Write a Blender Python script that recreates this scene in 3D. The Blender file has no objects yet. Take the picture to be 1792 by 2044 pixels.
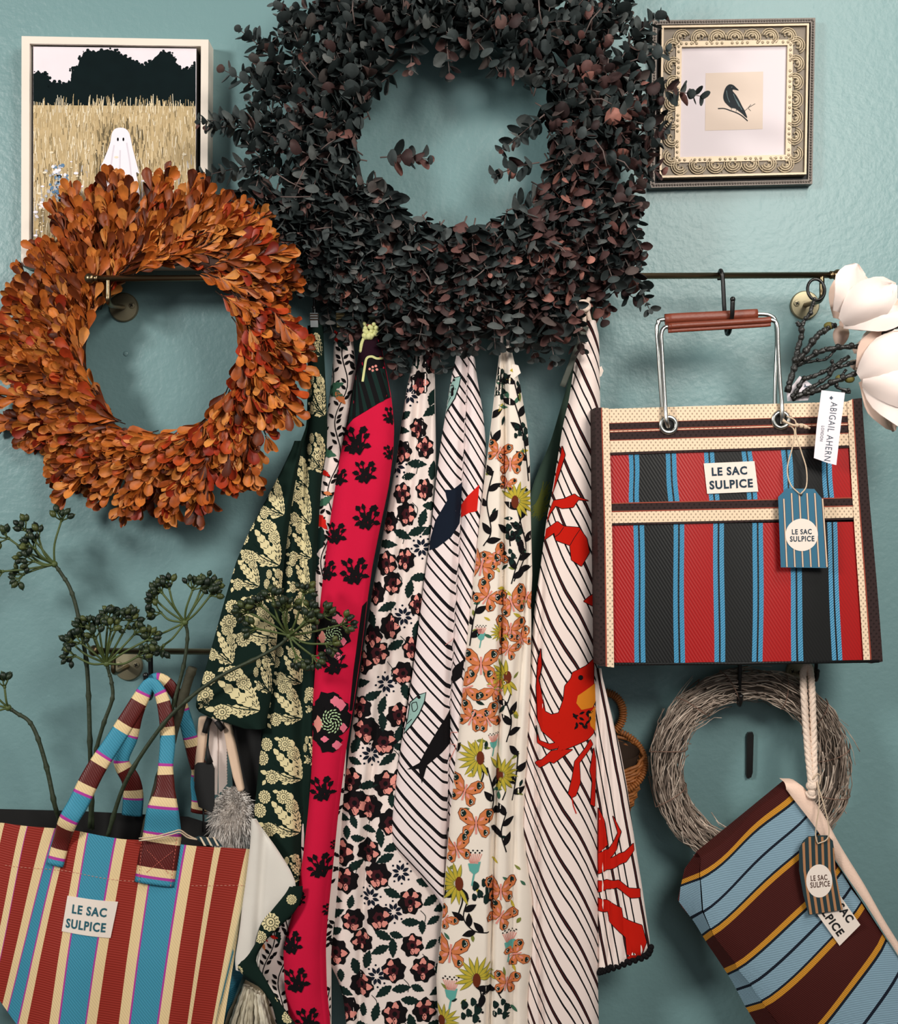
import bpy, math, random
import numpy as np
from mathutils import Vector, Matrix
from mathutils.geometry import tessellate_polygon

random.seed(7)
rng = np.random.default_rng(7)
SC = bpy.context.scene
COL = SC.collection

# ---------------------------------------------------------------- camera, world, lights, exposure
S = 0.00065          # metres per photo pixel on the wall
D = 1.6              # camera to wall
CX, CY = 896.0, 1022.0
Z0 = 1.45            # height of the picture centre above the floor

cam = bpy.data.cameras.new('camera')
cam.sensor_fit = 'HORIZONTAL'
cam.sensor_width = 36.0
cam.lens = 36.0 * D / (1792 * S)
cam.clip_start = 0.05
camo = bpy.data.objects.new('camera', cam)
COL.objects.link(camo)
camo.location = (0, -D, Z0)
camo.rotation_euler = (math.pi / 2, 0, 0)
SC.camera = camo

world = bpy.data.worlds.new('world')
SC.world = world
world.use_nodes = True
wb = world.node_tree.nodes['Background']
wb.inputs[0].default_value = (0.86, 0.93, 1.0, 1)
wb.inputs[1].default_value = 0.05


def area_light(name, loc, target, size, power, color, spread=180):
    l = bpy.data.lights.new(name, 'AREA')
    l.shape = 'DISK'
    l.size = size
    l.energy = power
    l.color = color
    l.spread = math.radians(spread)
    o = bpy.data.objects.new(name, l)
    COL.objects.link(o)
    o.location = loc
    o.rotation_euler = (Vector(target) - Vector(loc)).to_track_quat('-Z', 'Y').to_euler()
    return o


area_light('shop_lamp_side', (-1.7, -1.75, Z0 + 0.75), (-0.1, 0, Z0 - 0.05), 0.5, 22, (1.0, 0.965, 0.91))
area_light('shop_lamp_front', (0.8, -1.8, Z0 + 0.85), (0.42, 0, Z0 + 0.06), 0.65, 7.2, (1.0, 0.935, 0.86), 120)
area_light('ceiling_lamp', (0.75, -0.95, Z0 + 1.32), (0.3, 0, Z0 + 0.1), 0.5, 5, (1.0, 0.94, 0.86))
area_light('front_fill_light', (0.4, -3.4, Z0 + 0.3), (0, 0, Z0), 1.4, 3.5, (0.95, 0.98, 1.0))  # added soft frontal fill to lift dark areas, not a real window

vs = SC.view_settings
vs.view_transform = 'Standard'
vs.look = 'None'
vs.gamma = 1.0
vs.use_curve_mapping = False
vs.exposure = 0.7


# ---------------------------------------------------------------- helpers
def lin(c):
    r = []
    for v in c[:3]:
        v = v / 255.0
        r.append(v / 12.92 if v <= 0.04045 else ((v + 0.055) / 1.055) ** 2.4)
    return (*r, 1.0)


class FR:
    """photo pixels -> metres for a thing standing d0 metres in front of the wall"""
    def __init__(s, d0, off=0.0):
        s.d0 = d0
        s.off = off
        s.k = S * (D - d0) / D

    def __call__(s, x, y, dp=0.0):
        return ((x - CX) * s.k, -s.d0 - (dp - s.off) * s.k, Z0 + (CY - y) * s.k)


WL = {}


def wloc(o):
    return WL.get(o.name, Vector((0, 0, 0))) if o else Vector((0, 0, 0))


def tag(o, label, cat, group=None, kind=None):
    if label: o['label'] = label
    if cat: o['category'] = cat
    if group: o['group'] = group
    if kind: o['kind'] = kind
    return o


def empty(name, loc, label=None, cat=None, group=None):
    o = bpy.data.objects.new(name, None)
    COL.objects.link(o)
    o.location = loc
    o.empty_display_size = 0.02
    WL[o.name] = Vector(loc)
    tag(o, label, cat, group)
    return o


class MB:
    def __init__(s):
        s.v = []; s.f = []; s.m = []; s.uv = None; s.n = None

    def add(s, verts, faces, mat=0):
        b = len(s.v)
        s.v.extend(tuple(p) for p in verts)
        for i, f in enumerate(faces):
            s.f.append(tuple(b + j for j in f))
            s.m.append(mat[i] if isinstance(mat, (list, tuple)) else mat)
        return b

    def build(s, name, mats, parent=None, smooth=True, uv=None, normals=None, at=None):
        if not isinstance(mats, (list, tuple)): mats = [mats]
        arr = np.array(s.v, dtype=float)
        if parent is not None:
            off = wloc(parent)
        elif at is not None:
            off = Vector(at)
        else:
            lo, hi = arr.min(0), arr.max(0)
            off = Vector(((lo[0] + hi[0]) / 2, (lo[1] + hi[1]) / 2, lo[2]))
        arr = arr - np.array(off)
        me = bpy.data.meshes.new(name)
        me.from_pydata(arr.tolist(), [], s.f)
        for m in mats: me.materials.append(m)
        me.polygons.foreach_set('material_index', s.m)
        me.polygons.foreach_set('use_smooth', [smooth] * len(s.f))
        if uv is not None:
            lay = me.uv_layers.new(name='UVMap')
            li = np.zeros(len(me.loops), dtype=np.int32)
            me.loops.foreach_get('vertex_index', li)
            lay.data.foreach_set('uv', np.asarray(uv, dtype=np.float32)[li].ravel())
        me.update()
        if normals is not None:
            me.normals_split_custom_set_from_vertices([tuple(n) for n in normals])
        o = bpy.data.objects.new(name, me)
        COL.objects.link(o)
        if parent is not None:
            o.parent = parent
            WL[o.name] = Vector(off)
        else:
            o.location = off
            WL[o.name] = Vector(off)
        return o

    # ---- shapes in metres
    def box(s, c, size, mat=0, rot=None):
        x, y, z = [q / 2 for q in size]
        vv = [Vector(p) for p in ((-x, -y, -z), (x, -y, -z), (x, y, -z), (-x, y, -z), (-x, -y, z), (x, -y, z), (x, y, z), (-x, y, z))]
        if rot is not None: vv = [rot @ p for p in vv]
        vv = [p + Vector(c) for p in vv]
        s.add(vv, [(0, 3, 2, 1), (4, 5, 6, 7), (0, 1, 5, 4), (1, 2, 6, 5), (2, 3, 7, 6), (3, 0, 4, 7)], mat)

    def tube(s, path, r, n=8, mat=0, closed=False, flat=None, matf=None, up=None):
        """tube along path (metres); r number or list; flat = list of (width,thick) instead of r"""
        P = [Vector(p) for p in path]
        m = len(P)
        if not hasattr(r, '__len__'): r = [r] * m
        T = []
        for i in range(m):
            a = P[(i - 1) % m] if (closed or i > 0) else P[i]
            b = P[(i + 1) % m] if (closed or i < m - 1) else P[i]
            t = (b - a)
            T.append(t.normalized() if t.length > 1e-9 else Vector((0, 0, 1)))
        ref = Vector(up) if up is not None else (Vector((0, -1, 0)) if abs(T[0].y) < 0.9 else Vector((1, 0, 0)))
        N = (ref - T[0] * ref.dot(T[0])).normalized()
        vv = []
        for i in range(m):
            if up is not None:
                N = (ref - T[i] * ref.dot(T[i]))
            else:
                N = N - T[i] * N.dot(T[i])
            N = N.normalized() if N.length > 1e-9 else Vector((1, 0, 0))
            B = T[i].cross(N)
            for j in range(n):
                a = 2 * math.pi * j / n
                if flat is not None:
                    w, th = flat[i]
                    vv.append(P[i] + B * (math.cos(a) * w / 2) + N * (math.sin(a) * th / 2))
                else:
                    vv.append(P[i] + (N * math.cos(a) + B * math.sin(a)) * r[i])
        ff, mm = [], []
        seg = m if closed else m - 1
        for i in range(seg):
            for j in range(n):
                a, b = i * n + j, i * n + (j + 1) % n
                c, d = ((i + 1) % m) * n + (j + 1) % n, ((i + 1) % m) * n + j
                ff.append((a, b, c, d)); mm.append(matf(i) if matf else mat)
        if not closed:
            ff.append(tuple(range(n - 1, -1, -1))); mm.append(matf(0) if matf else mat)
            ff.append(tuple((m - 1) * n + j for j in range(n))); mm.append(matf(m - 2) if matf else mat)
        s.add(vv, ff, mm)

    def prism(s, pts, fr, d0, d1, mat=0, side=None):
        """polygon in photo pixels extruded between two depths (pixels off the frame plane)"""
        a = 0
        for i in range(len(pts)):
            x0, y0 = pts[i]; x1, y1 = pts[(i + 1) % len(pts)]
            a += x0 * y1 - x1 * y0
        if a > 0: pts = pts[::-1]
        n = len(pts)
        vv = [fr(x, y, d1) for x, y in pts] + [fr(x, y, d0) for x, y in pts]
        ff = [tuple(range(n)), tuple(range(2 * n - 1, n - 1, -1))] + [(i, n + i, n + (i + 1) % n, (i + 1) % n) for i in range(n)]
        sm = mat if side is None else side
        s.add(vv, ff, [mat, mat] + [sm] * n)

    def ball(s, c, r, mat=0, n=10, m=6, sc=(1, 1, 1), rot=None):
        vv, ff = [], []
        for i in range(1, m):
            th = math.pi * i / m
            for j in range(n):
                ph = 2 * math.pi * j / n
                vv.append(Vector((math.sin(th) * math.cos(ph) * sc[0], math.sin(th) * math.sin(ph) * sc[1], math.cos(th) * sc[2])) * r)
        vv.append(Vector((0, 0, r * sc[2]))); vv.append(Vector((0, 0, -r * sc[2])))
        for i in range(m - 2):
            for j in range(n):
                ff.append((i * n + j, (i + 1) * n + j, (i + 1) * n + (j + 1) % n, i * n + (j + 1) % n))
        t, b = len(vv) - 2, len(vv) - 1
        for j in range(n):
            ff.append((t, j, (j + 1) % n)); ff.append((b, (m - 2) * n + (j + 1) % n, (m - 2) * n + j))
        if rot is not None: vv = [rot @ p for p in vv]
        s.add([p + Vector(c) for p in vv], ff, mat)

    def lathe(s, prof, c, axis, n=24, mat=0):
        """prof: list of (radius, height along axis)"""
        q = Vector((0, 0, 1)).rotation_difference(Vector(axis))
        vv, ff = [], []
        for r, h in prof:
            for j in range(n):
                a = 2 * math.pi * j / n
                vv.append(Vector(c) + q @ Vector((r * math.cos(a), r * math.sin(a), h)))
        for i in range(len(prof) - 1):
            for j in range(n):
                ff.append((i * n + j, i * n + (j + 1) % n, (i + 1) * n + (j + 1) % n, (i + 1) * n + j))
        ff.append(tuple(range(n - 1, -1, -1)))
        ff.append(tuple((len(prof) - 1) * n + j for j in range(n)))
        s.add(vv, ff, mat)


def catmull(pts, n=8, closed=False):
    P = [np.array(p, float) for p in pts]
    out = []
    m = len(P)
    rngs = range(m) if closed else range(m - 1)
    for i in rngs:
        p0 = P[(i - 1) % m] if closed or i > 0 else 2 * P[0] - P[1]
        p1, p2 = P[i], P[(i + 1) % m]
        p3 = P[(i + 2) % m] if closed or i < m - 2 else 2 * P[-1] - P[-2]
        for t in np.linspace(0, 1, n, endpoint=False):
            out.append(0.5 * (2 * p1 + (p2 - p0) * t + (2 * p0 - 5 * p1 + 4 * p2 - p3) * t * t + (3 * p1 - p0 - 3 * p2 + p3) * t ** 3))
    if not closed: out.append(P[-1])
    return out


# ---------------------------------------------------------------- materials
def mat(name, rgb, rough=0.6, metal=0.0, spec=0.5, var=0.0, vscale=60, bump=0.0, bscale=400, sheen=0.0, coat=0.0, stretch=None):
    m = bpy.data.materials.new(name)
    m.use_nodes = True
    nt = m.node_tree
    b = nt.nodes['Principled BSDF']
    c = lin(rgb)
    b.inputs['Base Color'].default_value = c
    b.inputs['Roughness'].default_value = rough
    b.inputs['Metallic'].default_value = metal
    b.inputs['Specular IOR Level'].default_value = spec
    if sheen: b.inputs['Sheen Weight'].default_value = sheen
    if coat:
        b.inputs['Coat Weight'].default_value = coat
        b.inputs['Coat Roughness'].default_value = 0.2
    tc = None
    if var or bump:
        tc = nt.nodes.new('ShaderNodeTexCoord')
        src = tc.outputs['Object']
        if stretch:
            mp = nt.nodes.new('ShaderNodeMapping')
            mp.inputs['Scale'].default_value = stretch
            nt.links.new(src, mp.inputs['Vector'])
            src = mp.outputs['Vector']
    if var:
        n = nt.nodes.new('ShaderNodeTexNoise')
        n.inputs['Scale'].default_value = vscale
        n.inputs['Detail'].default_value = 4
        nt.links.new(src, n.inputs['Vector'])
        mx = nt.nodes.new('ShaderNodeMix'); mx.data_type = 'RGBA'
        mx.inputs['A'].default_value = tuple(v * (1 - var) for v in c[:3]) + (1,)
        mx.inputs['B'].default_value = tuple(min(1, v * (1 + var)) for v in c[:3]) + (1,)
        nt.links.new(n.outputs['Fac'], mx.inputs['Factor'])
        nt.links.new(mx.outputs['Result'], b.inputs['Base Color'])
    if bump:
        n2 = nt.nodes.new('ShaderNodeTexNoise')
        n2.inputs['Scale'].default_value = bscale
        n2.inputs['Detail'].default_value = 3
        nt.links.new(src, n2.inputs['Vector'])
        bp = nt.nodes.new('ShaderNodeBump')
        bp.inputs['Strength'].default_value = bump
        bp.inputs['Distance'].default_value = 0.002
        nt.links.new(n2.outputs['Fac'], bp.inputs['Height'])
        nt.links.new(bp.outputs['Normal'], b.inputs['Normal'])
    return m


def leaf_mat(name, stops, rough=0.5, spec=0.3, vein=True):
    """each leaf takes its own tint from a ramp"""
    m = bpy.data.materials.new(name)
    m.use_nodes = True
    nt = m.node_tree
    b = nt.nodes['Principled BSDF']
    b.inputs['Roughness'].default_value = rough
    b.inputs['Specular IOR Level'].default_value = spec
    oi = nt.nodes.new('ShaderNodeObjectInfo')
    ge = nt.nodes.new('ShaderNodeNewGeometry')
    ad = nt.nodes.new('ShaderNodeMath'); ad.operation = 'ADD'
    fr = nt.nodes.new('ShaderNodeMath'); fr.operation = 'FRACT'
    nt.links.new(oi.outputs['Random'], ad.inputs[0])
    nt.links.new(ge.outputs['Random Per Island'], ad.inputs[1])
    nt.links.new(ad.outputs[0], fr.inputs[0])
    cr = nt.nodes.new('ShaderNodeValToRGB')
    el = cr.color_ramp.elements
    while len(el) < len(stops): el.new(0.5)
    for e, (p, c) in zip(el, stops):
        e.position = p; e.color = lin(c)
    nt.links.new(fr.outputs[0], cr.inputs['Fac'])
    tc = nt.nodes.new('ShaderNodeTexCoord')
    no = nt.nodes.new('ShaderNodeTexNoise'); no.inputs['Scale'].default_value = 90
    nt.links.new(ge.outputs['Position'], no.inputs['Vector'])
    mx = nt.nodes.new('ShaderNodeMix'); mx.data_type = 'RGBA'; mx.blend_type = 'MULTIPLY'
    mx.inputs['Factor'].default_value = 0.55
    nt.links.new(cr.outputs['Color'], mx.inputs['A'])
    nt.links.new(no.outputs['Color'], mx.inputs['B'])
    r2 = nt.nodes.new('ShaderNodeValToRGB')
    r2.color_ramp.elements[0].color = (0.45, 0.45, 0.45, 1); r2.color_ramp.elements[0].position = 0.3
    r2.color_ramp.elements[1].color = (1.3, 1.3, 1.3, 1); r2.color_ramp.elements[1].position = 0.75
    nt.links.new(no.outputs['Fac'], r2.inputs['Fac'])
    nt.links.new(r2.outputs['Color'], mx.inputs['B'])
    nt.links.new(mx.outputs['Result'], b.inputs['Base Color'])
    return m


def weave_mat(name, rgb, ang=45, scale=900, strength=0.5, rough=0.45, spec=0.4, dark=0.75, kind='wave'):
    """plastic or cotton weave: fine diagonal ribs"""
    m = bpy.data.materials.new(name)
    m.use_nodes = True
    nt = m.node_tree
    b = nt.nodes['Principled BSDF']
    b.inputs['Roughness'].default_value = rough
    b.inputs['Specular IOR Level'].default_value = spec
    tc = nt.nodes.new('ShaderNodeTexCoord')
    mp = nt.nodes.new('ShaderNodeMapping')
    mp.inputs['Rotation'].default_value = (0, math.radians(ang), 0)
    nt.links.new(tc.outputs['Object'], mp.inputs['Vector'])
    if kind == 'wave':
        w = nt.nodes.new('ShaderNodeTexWave')
        w.bands_direction = 'X'
        w.inputs['Scale'].default_value = scale
        w.inputs['Distortion'].default_value = 1.2
        w.inputs['Detail'].default_value = 1.0
        w.inputs['Detail Scale'].default_value = 0.3
        nt.links.new(mp.outputs['Vector'], w.inputs['Vector'])
        h = w.outputs['Fac']
    else:
        se = nt.nodes.new('ShaderNodeSeparateXYZ')
        nt.links.new(mp.outputs['Vector'], se.inputs[0])
        hs = []
        for ax, k in (('X', scale), ('Z', scale * 0.8)):
            mu = nt.nodes.new('ShaderNodeMath'); mu.operation = 'MULTIPLY'; mu.inputs[1].default_value = k
            si = nt.nodes.new('ShaderNodeMath'); si.operation = 'SINE'
            nt.links.new(se.outputs[ax], mu.inputs[0]); nt.links.new(mu.outputs[0], si.inputs[0])
            hs.append(si)
        pr = nt.nodes.new('ShaderNodeMath'); pr.operation = 'MULTIPLY'
        nt.links.new(hs[0].outputs[0], pr.inputs[0]); nt.links.new(hs[1].outputs[0], pr.inputs[1])
        md = nt.nodes.new('ShaderNodeMapRange')
        md.inputs['From Min'].default_value = 0.35; md.inputs['From Max'].default_value = 0.75
        md.inputs['To Min'].default_value = 1.0; md.inputs['To Max'].default_value = 0.0
        nt.links.new(pr.outputs[0], md.inputs['Value'])
        h = md.outputs['Result']
    c = lin(rgb)
    mx = nt.nodes.new('ShaderNodeMix'); mx.data_type = 'RGBA'
    mx.inputs['A'].default_value = tuple(v * dark for v in c[:3]) + (1,)
    mx.inputs['B'].default_value = c
    nt.links.new(h, mx.inputs['Factor'])
    nt.links.new(mx.outputs['Result'], b.inputs['Base Color'])
    bp = nt.nodes.new('ShaderNodeBump')
    bp.inputs['Strength'].default_value = strength
    bp.inputs['Distance'].default_value = 0.001
    nt.links.new(h, bp.inputs['Height'])
    nt.links.new(bp.outputs['Normal'], b.inputs['Normal'])
    return m


def stripe_mat(name, base, bands, rough=0.85):
    """bands on uv.x (repeat 1): list of (start, colour)"""
    m = bpy.data.materials.new(name)
    m.use_nodes = True
    nt = m.node_tree
    b = nt.nodes['Principled BSDF']
    b.inputs['Roughness'].default_value = rough
    b.inputs['Specular IOR Level'].default_value = 0.15
    tc = nt.nodes.new('ShaderNodeTexCoord')
    se = nt.nodes.new('ShaderNodeSeparateXYZ')
    nt.links.new(tc.outputs['UV'], se.inputs[0])
    no = nt.nodes.new('ShaderNodeTexNoise'); no.inputs['Scale'].default_value = 25
    nt.links.new(tc.outputs['Object'], no.inputs['Vector'])
    ma = nt.nodes.new('ShaderNodeMath'); ma.operation = 'MULTIPLY_ADD'; ma.inputs[1].default_value = 0.05
    nt.links.new(no.outputs['Fac'], ma.inputs[0]); nt.links.new(se.outputs['X'], ma.inputs[2])
    fr = nt.nodes.new('ShaderNodeMath'); fr.operation = 'FRACT'
    nt.links.new(ma.outputs[0], fr.inputs[0])
    cr = nt.nodes.new('ShaderNodeValToRGB')
    cr.color_ramp.interpolation = 'CONSTANT'
    el = cr.color_ramp.elements
    stops = [(0.0, base)] + bands
    while len(el) < len(stops): el.new(0.5)
    for e, (p, c) in zip(el, sorted(stops, key=lambda q: q[0])):
        e.position = p; e.color = lin(c)
    nt.links.new(fr.outputs[0], cr.inputs['Fac'])
    nt.links.new(cr.outputs['Color'], b.inputs['Base Color'])
    return m


def cotton(name, rgb):
    return mat(name, rgb, rough=0.9, spec=0.12, var=0.06, vscale=30, bump=0.12, bscale=1500)


M = {}
M['wall'] = mat('teal_wall_paint', (118, 152, 154), rough=0.38, spec=0.45, var=0.05, vscale=5, bump=0.32, bscale=130)
M['floor'] = mat('floor_boards', (96, 78, 62), rough=0.6, var=0.2, vscale=12, stretch=(1, 8, 1))
M['dark_metal'] = mat('dark_polished_metal', (128, 110, 84), rough=0.3, metal=1.0)
M['black_metal'] = mat('black_metal', (16, 15, 15), rough=0.35, spec=0.5)
M['brass_plate'] = mat('antique_brass', (150, 142, 116), rough=0.45, metal=0.75)
M['steel'] = mat('brushed_steel', (200, 202, 198), rough=0.28, metal=1.0)
M['white_wood'] = mat('cream_painted_wood', (238, 226, 212), rough=0.6, var=0.05, vscale=20)
M['black'] = mat('near_black', (14, 14, 15), rough=0.7)
M['charcoal_side'] = mat('shadowed_canvas_edge', (42, 44, 40), rough=0.8)  # dark tone paints in shadow on the canvas sides; backing board shares it
M['print_black'] = cotton('black_print', (20, 18, 18))
M['print_white'] = cotton('white_cotton', (238, 222, 214))
M['ink'] = mat('ink_navy', (22, 48, 66), rough=0.8)
M['label'] = mat('woven_label', (240, 226, 214), rough=0.85, bump=0.1, bscale=1200)
M['rope'] = mat('white_cotton_rope', (236, 214, 196), rough=0.9, var=0.12, vscale=300, bump=0.5, bscale=700)
M['string'] = mat('jute_string', (206, 184, 158), rough=0.9, var=0.2, vscale=300)


# ---------------------------------------------------------------- 2-D motifs in photo pixels
def rotp(pts, a, cx=0, cy=0, k=1.0):
    c, s_ = math.cos(a), math.sin(a)
    return [(cx + (x * c - y * s_) * k, cy + (x * s_ + y * c) * k) for x, y in pts]


def m_leaf(cx, cy, L, w, a, serr=0, n=9):
    up, dn = [], []
    for i in range(n):
        t = i / (n - 1)
        h = w / 2 * math.sin(math.pi * t ** 0.85) * (1 + (serr * (0.22 if i % 2 else -0.12)))
        up.append((-L / 2 + L * t, -h)); dn.append((-L / 2 + L * t, h))
    return rotp(up + dn[-2:0:-1], a, cx, cy)


def m_disc(cx, cy, r, n=14, sx=1.0, sy=1.0, lob=0, amp=0.0, ph=0.0):
    o = []
    for i in range(n):
        a = 2 * math.pi * i / n
        q = r * (1 + amp * math.cos(lob * a + ph))
        o.append((cx + q * math.cos(a) * sx, cy + q * math.sin(a) * sy))
    return o


def m_stroke(path, w):
    P = [np.array(p, float) for p in path]
    L, R = [], []
    for i in range(len(P)):
        t = P[min(i + 1, len(P) - 1)] - P[max(i - 1, 0)]
        t = t / (np.hypot(*t) + 1e-9)
        n = np.array((-t[1], t[0])) * w / 2
        L.append(tuple(P[i] + n)); R.append(tuple(P[i] - n))
    return L + R[::-1]


def clip_half(poly, ax, val, keep_less):
    out = []
    n = len(poly)
    for i in range(n):
        a, b = poly[i], poly[(i + 1) % n]
        ia = (a[ax] <= val) if keep_less else (a[ax] >= val)
        ib = (b[ax] <= val) if keep_less else (b[ax] >= val)
        if ia: out.append(a)
        if ia != ib:
            t = (val - a[ax]) / (b[ax] - a[ax])
            out.append((a[0] + (b[0] - a[0]) * t, a[1] + (b[1] - a[1]) * t))
    return out


def parea(p):
    return 0.5 * sum(p[i][0] * p[(i + 1) % len(p)][1] - p[(i + 1) % len(p)][0] * p[i][1] for i in range(len(p)))


class Cloth:
    """a gathered cloth hanging in front of the wall: outline rows (y, x_left, x_right) in photo pixels,
    bulge and creases in pixels; prints are laid on its surface as faces of their own colour"""
    def __init__(s, d0, rows, bulge=26, creases=(), ripple=(), skew=0.0, mid=0.0):
        s.fr = FR(d0 + bulge * .75 * S, bulge * .75)
        s.Y = np.array([r[0] for r in rows], float)
        s.L = np.array([r[1] for r in rows], float)
        s.R = np.array([r[2] for r in rows], float)
        s.bulge, s.creases, s.ripple, s.mid = bulge, creases, ripple, mid
        s.polys = []

    def xl(s, y): return s._sm(y, s.L)

    def xr(s, y): return s._sm(y, s.R)

    def _sm(s, y, A):
        return (np.interp(y - 14, s.Y, A) + 2 * np.interp(y, s.Y, A) + np.interp(y + 14, s.Y, A)) / 4

    def depth(s, x, y):
        l, r = s.xl(y), s.xr(y)
        t = np.clip((x - l) / np.maximum(r - l, 1e-3), 0, 1)
        d = s.bulge * np.power(np.maximum(0, 1 - np.abs(2 * t - 1) ** 2.4), 0.5)
        edge = np.clip(np.minimum(t, 1 - t) * 8, 0, 1)
        for cr in s.creases:
            ys, xs, w, a = cr
            xc = np.interp(y, ys, xs)
            d = d - edge * a * np.exp(-((x - xc) / w) ** 2)
        for (n, a, ph, sl) in s.ripple:
            d = d + edge * a * np.sin(2 * math.pi * n * t + ph + sl * y * 0.01)
        return d

    def normal(s, x, y):
        e = 1.0
        gx = (s.depth(x + e, y) - s.depth(x - e, y)) / (2 * e)
        gy = (s.depth(x, y + e) - s.depth(x, y - e)) / (2 * e)
        gx = np.clip(gx, -2.5, 2.5)
        gy = np.clip(gy, -1, 1)
        # world: x right, y = -depth, z up (=-py)
        n = np.stack([-gx, -np.ones_like(gx), gy], -1)
        return n / np.linalg.norm(n, axis=-1, keepdims=True)

    def pr(s, poly, mi, layer=1):
        s.polys.append((poly, mi, layer))

    def make(s, name, mats, parent, uvf=None, y0=None, y1=None, basef=None, step=3.0):
        ya, yb = s.Y[0] if y0 is None else y0, s.Y[-1] if y1 is None else y1
        nv = max(8, int((yb - ya) / 8))
        wmax = float(np.max(s.R - s.L))
        nu = max(10, int(wmax / step))
        ys = np.linspace(ya, yb, nv)
        # cosine spacing near the edges keeps the rolled edge round
        tt = 0.5 - 0.5 * np.cos(np.linspace(0, math.pi, nu))
        tt = 0.6 * tt + 0.4 * np.linspace(0, 1, nu)
        mb = MB()
        V, N, UV = [], [], []
        for y in ys:
            l, r = s.xl(y), s.xr(y)
            x = l + (r - l) * tt
            yy = np.full_like(x, y)
            d = s.depth(x, yy)
            n = s.normal(x, yy)
            for i in range(nu):
                V.append(s.fr(x[i], y, d[i])); N.append(n[i])
                UV.append(uvf(x[i], y, tt[i], d[i]) if uvf else (tt[i], y / 1000))
        F, MI = [], []
        for j in range(nv - 1):
            for i in range(nu - 1):
                F.append((j * nu + i, (j + 1) * nu + i, (j + 1) * nu + i + 1, j * nu + i + 1))
                MI.append(basef(0.5 * (V[j * nu + i][0] + V[j * nu + i + 1][0]), j, i) if basef else 0)
        # back sheet
        b = len(V)
        for y in ys:
            for x in (s.xl(y), s.xr(y)):
                V.append(s.fr(x, y, 0)); N.append((0, 1, 0)); UV.append(uvf(x, y, 0, 0) if uvf else (0, y / 1000))
        for j in range(nv - 1):
            F.append((b + 2 * j, b + 2 * j + 1, b + 2 * j + 3, b + 2 * j + 2)); MI.append(0)
        mb.add(V, F, MI)
        pieces = []
        for poly, mi, layer in s.polys:
            q = []
            for (x, y) in poly:
                y = min(max(y, ya + 2), yb - 2)
                l, r = float(s.xl(y)), float(s.xr(y))
                q.append((min(max(x, l + 1.5), r - 1.5), y))
            if parea(q) < 0: q = q[::-1]
            xs = [p[0] for p in q]; yy = [p[1] for p in q]
            if max(xs) - min(xs) < 1.0 or max(yy) - min(yy) < 0.6: continue
            for tri in tessellate_polygon([[Vector((p[0], p[1], 0)) for p in q]]):
                T3 = [q[e] for e in tri]
                if abs(parea(T3)) < 0.02: continue
                if parea(T3) < 0: T3 = T3[::-1]
                tx = [p[0] for p in T3]
                x0 = math.floor(min(tx) / 6) * 6
                while x0 < max(tx):
                    a = clip_half(clip_half(T3, 0, x0, False), 0, x0 + 6, True)
                    x0 += 6
                    if len(a) < 3 or abs(parea(a)) < .02: continue
                    ymin, ym = min(p[1] for p in a), max(p[1] for p in a)
                    nsl = max(1, int(math.ceil((ym - ymin) / 30)))
                    for e in range(nsl):
                        c = a if nsl == 1 else clip_half(clip_half(a, 1, ymin + (ym - ymin) * e / nsl, False), 1, ymin + (ym - ymin) * (e + 1) / nsl, True)
                        if len(c) < 3 or abs(parea(c)) < .02: continue
                        pieces.append((c, mi, layer))
        if pieces:
            X = np.array([p[0] for c, _, _ in pieces for p in c]); Y_ = np.array([p[1] for c, _, _ in pieces for p in c])
            ep = np.array([(0.5 + 0.22 * ly) * s.fr.k for c, _, ly in pieces for p in c])
            d = s.depth(X, Y_); n = s.normal(X, Y_)
            fx, fy, fz = s.fr(X, Y_, d)
            W = np.stack([fx, fy, fz], 1) + n * ep[:, None]
            b0 = len(mb.v)
            mb.v.extend(map(tuple, W.tolist()))
            N.extend(n); UV.extend([(0.5, 0.5)] * len(X))
            for c, mi, _ in pieces:
                mb.f.append(tuple(range(b0 + len(c) - 1, b0 - 1, -1))); mb.m.append(mi)
                b0 += len(c)
        return mb.build(name, mats, parent, uv=UV, normals=N)


# ---------------------------------------------------------------- lettering (built-in font, as flat faces)
_tcache = {}


def text_geo(st, weight=0.0):
    key = (st, weight)
    if key not in _tcache:
        cu = bpy.data.curves.new('lettering', 'FONT')
        cu.body = st
        cu.space_character = 1.15
        cu.offset = weight
        cu.resolution_u = 3
        o = bpy.data.objects.new('lettering', cu)
        COL.objects.link(o)
        bpy.context.view_layer.update()
        me = o.to_mesh()
        v = np.array([tuple(p.co) for p in me.vertices])[:, :2]
        f = [tuple(p.vertices) for p in me.polygons]
        o.to_mesh_clear()
        bpy.data.objects.remove(o)
        bpy.data.curves.remove(cu)
        lo, hi = v.min(0), v.max(0)
        v = (v - (lo + hi) / 2) / (hi - lo)
        _tcache[key] = (v, f)
    return _tcache[key]


def put_text(mb, st, cx, cy, w, h, ang, fn, mi, weight=0.012):
    """fn(px,py) -> metres; letters lie on that surface"""
    v, f = text_geo(st, weight)
    a = math.radians(ang)
    c, s_ = math.cos(a), math.sin(a)
    pts = []
    for x, y in v:
        X, Y = x * w, -y * h
        pts.append(fn(cx + X * c - Y * s_, cy + X * s_ + Y * c))
    mb.add(pts, f, mi)


# ---------------------------------------------------------------- the room
def struct(name, c, size, m):
    mb = MB(); mb.box(c, size)
    o = mb.build(name, m, smooth=False)
    o['kind'] = 'structure'
    return o


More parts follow.
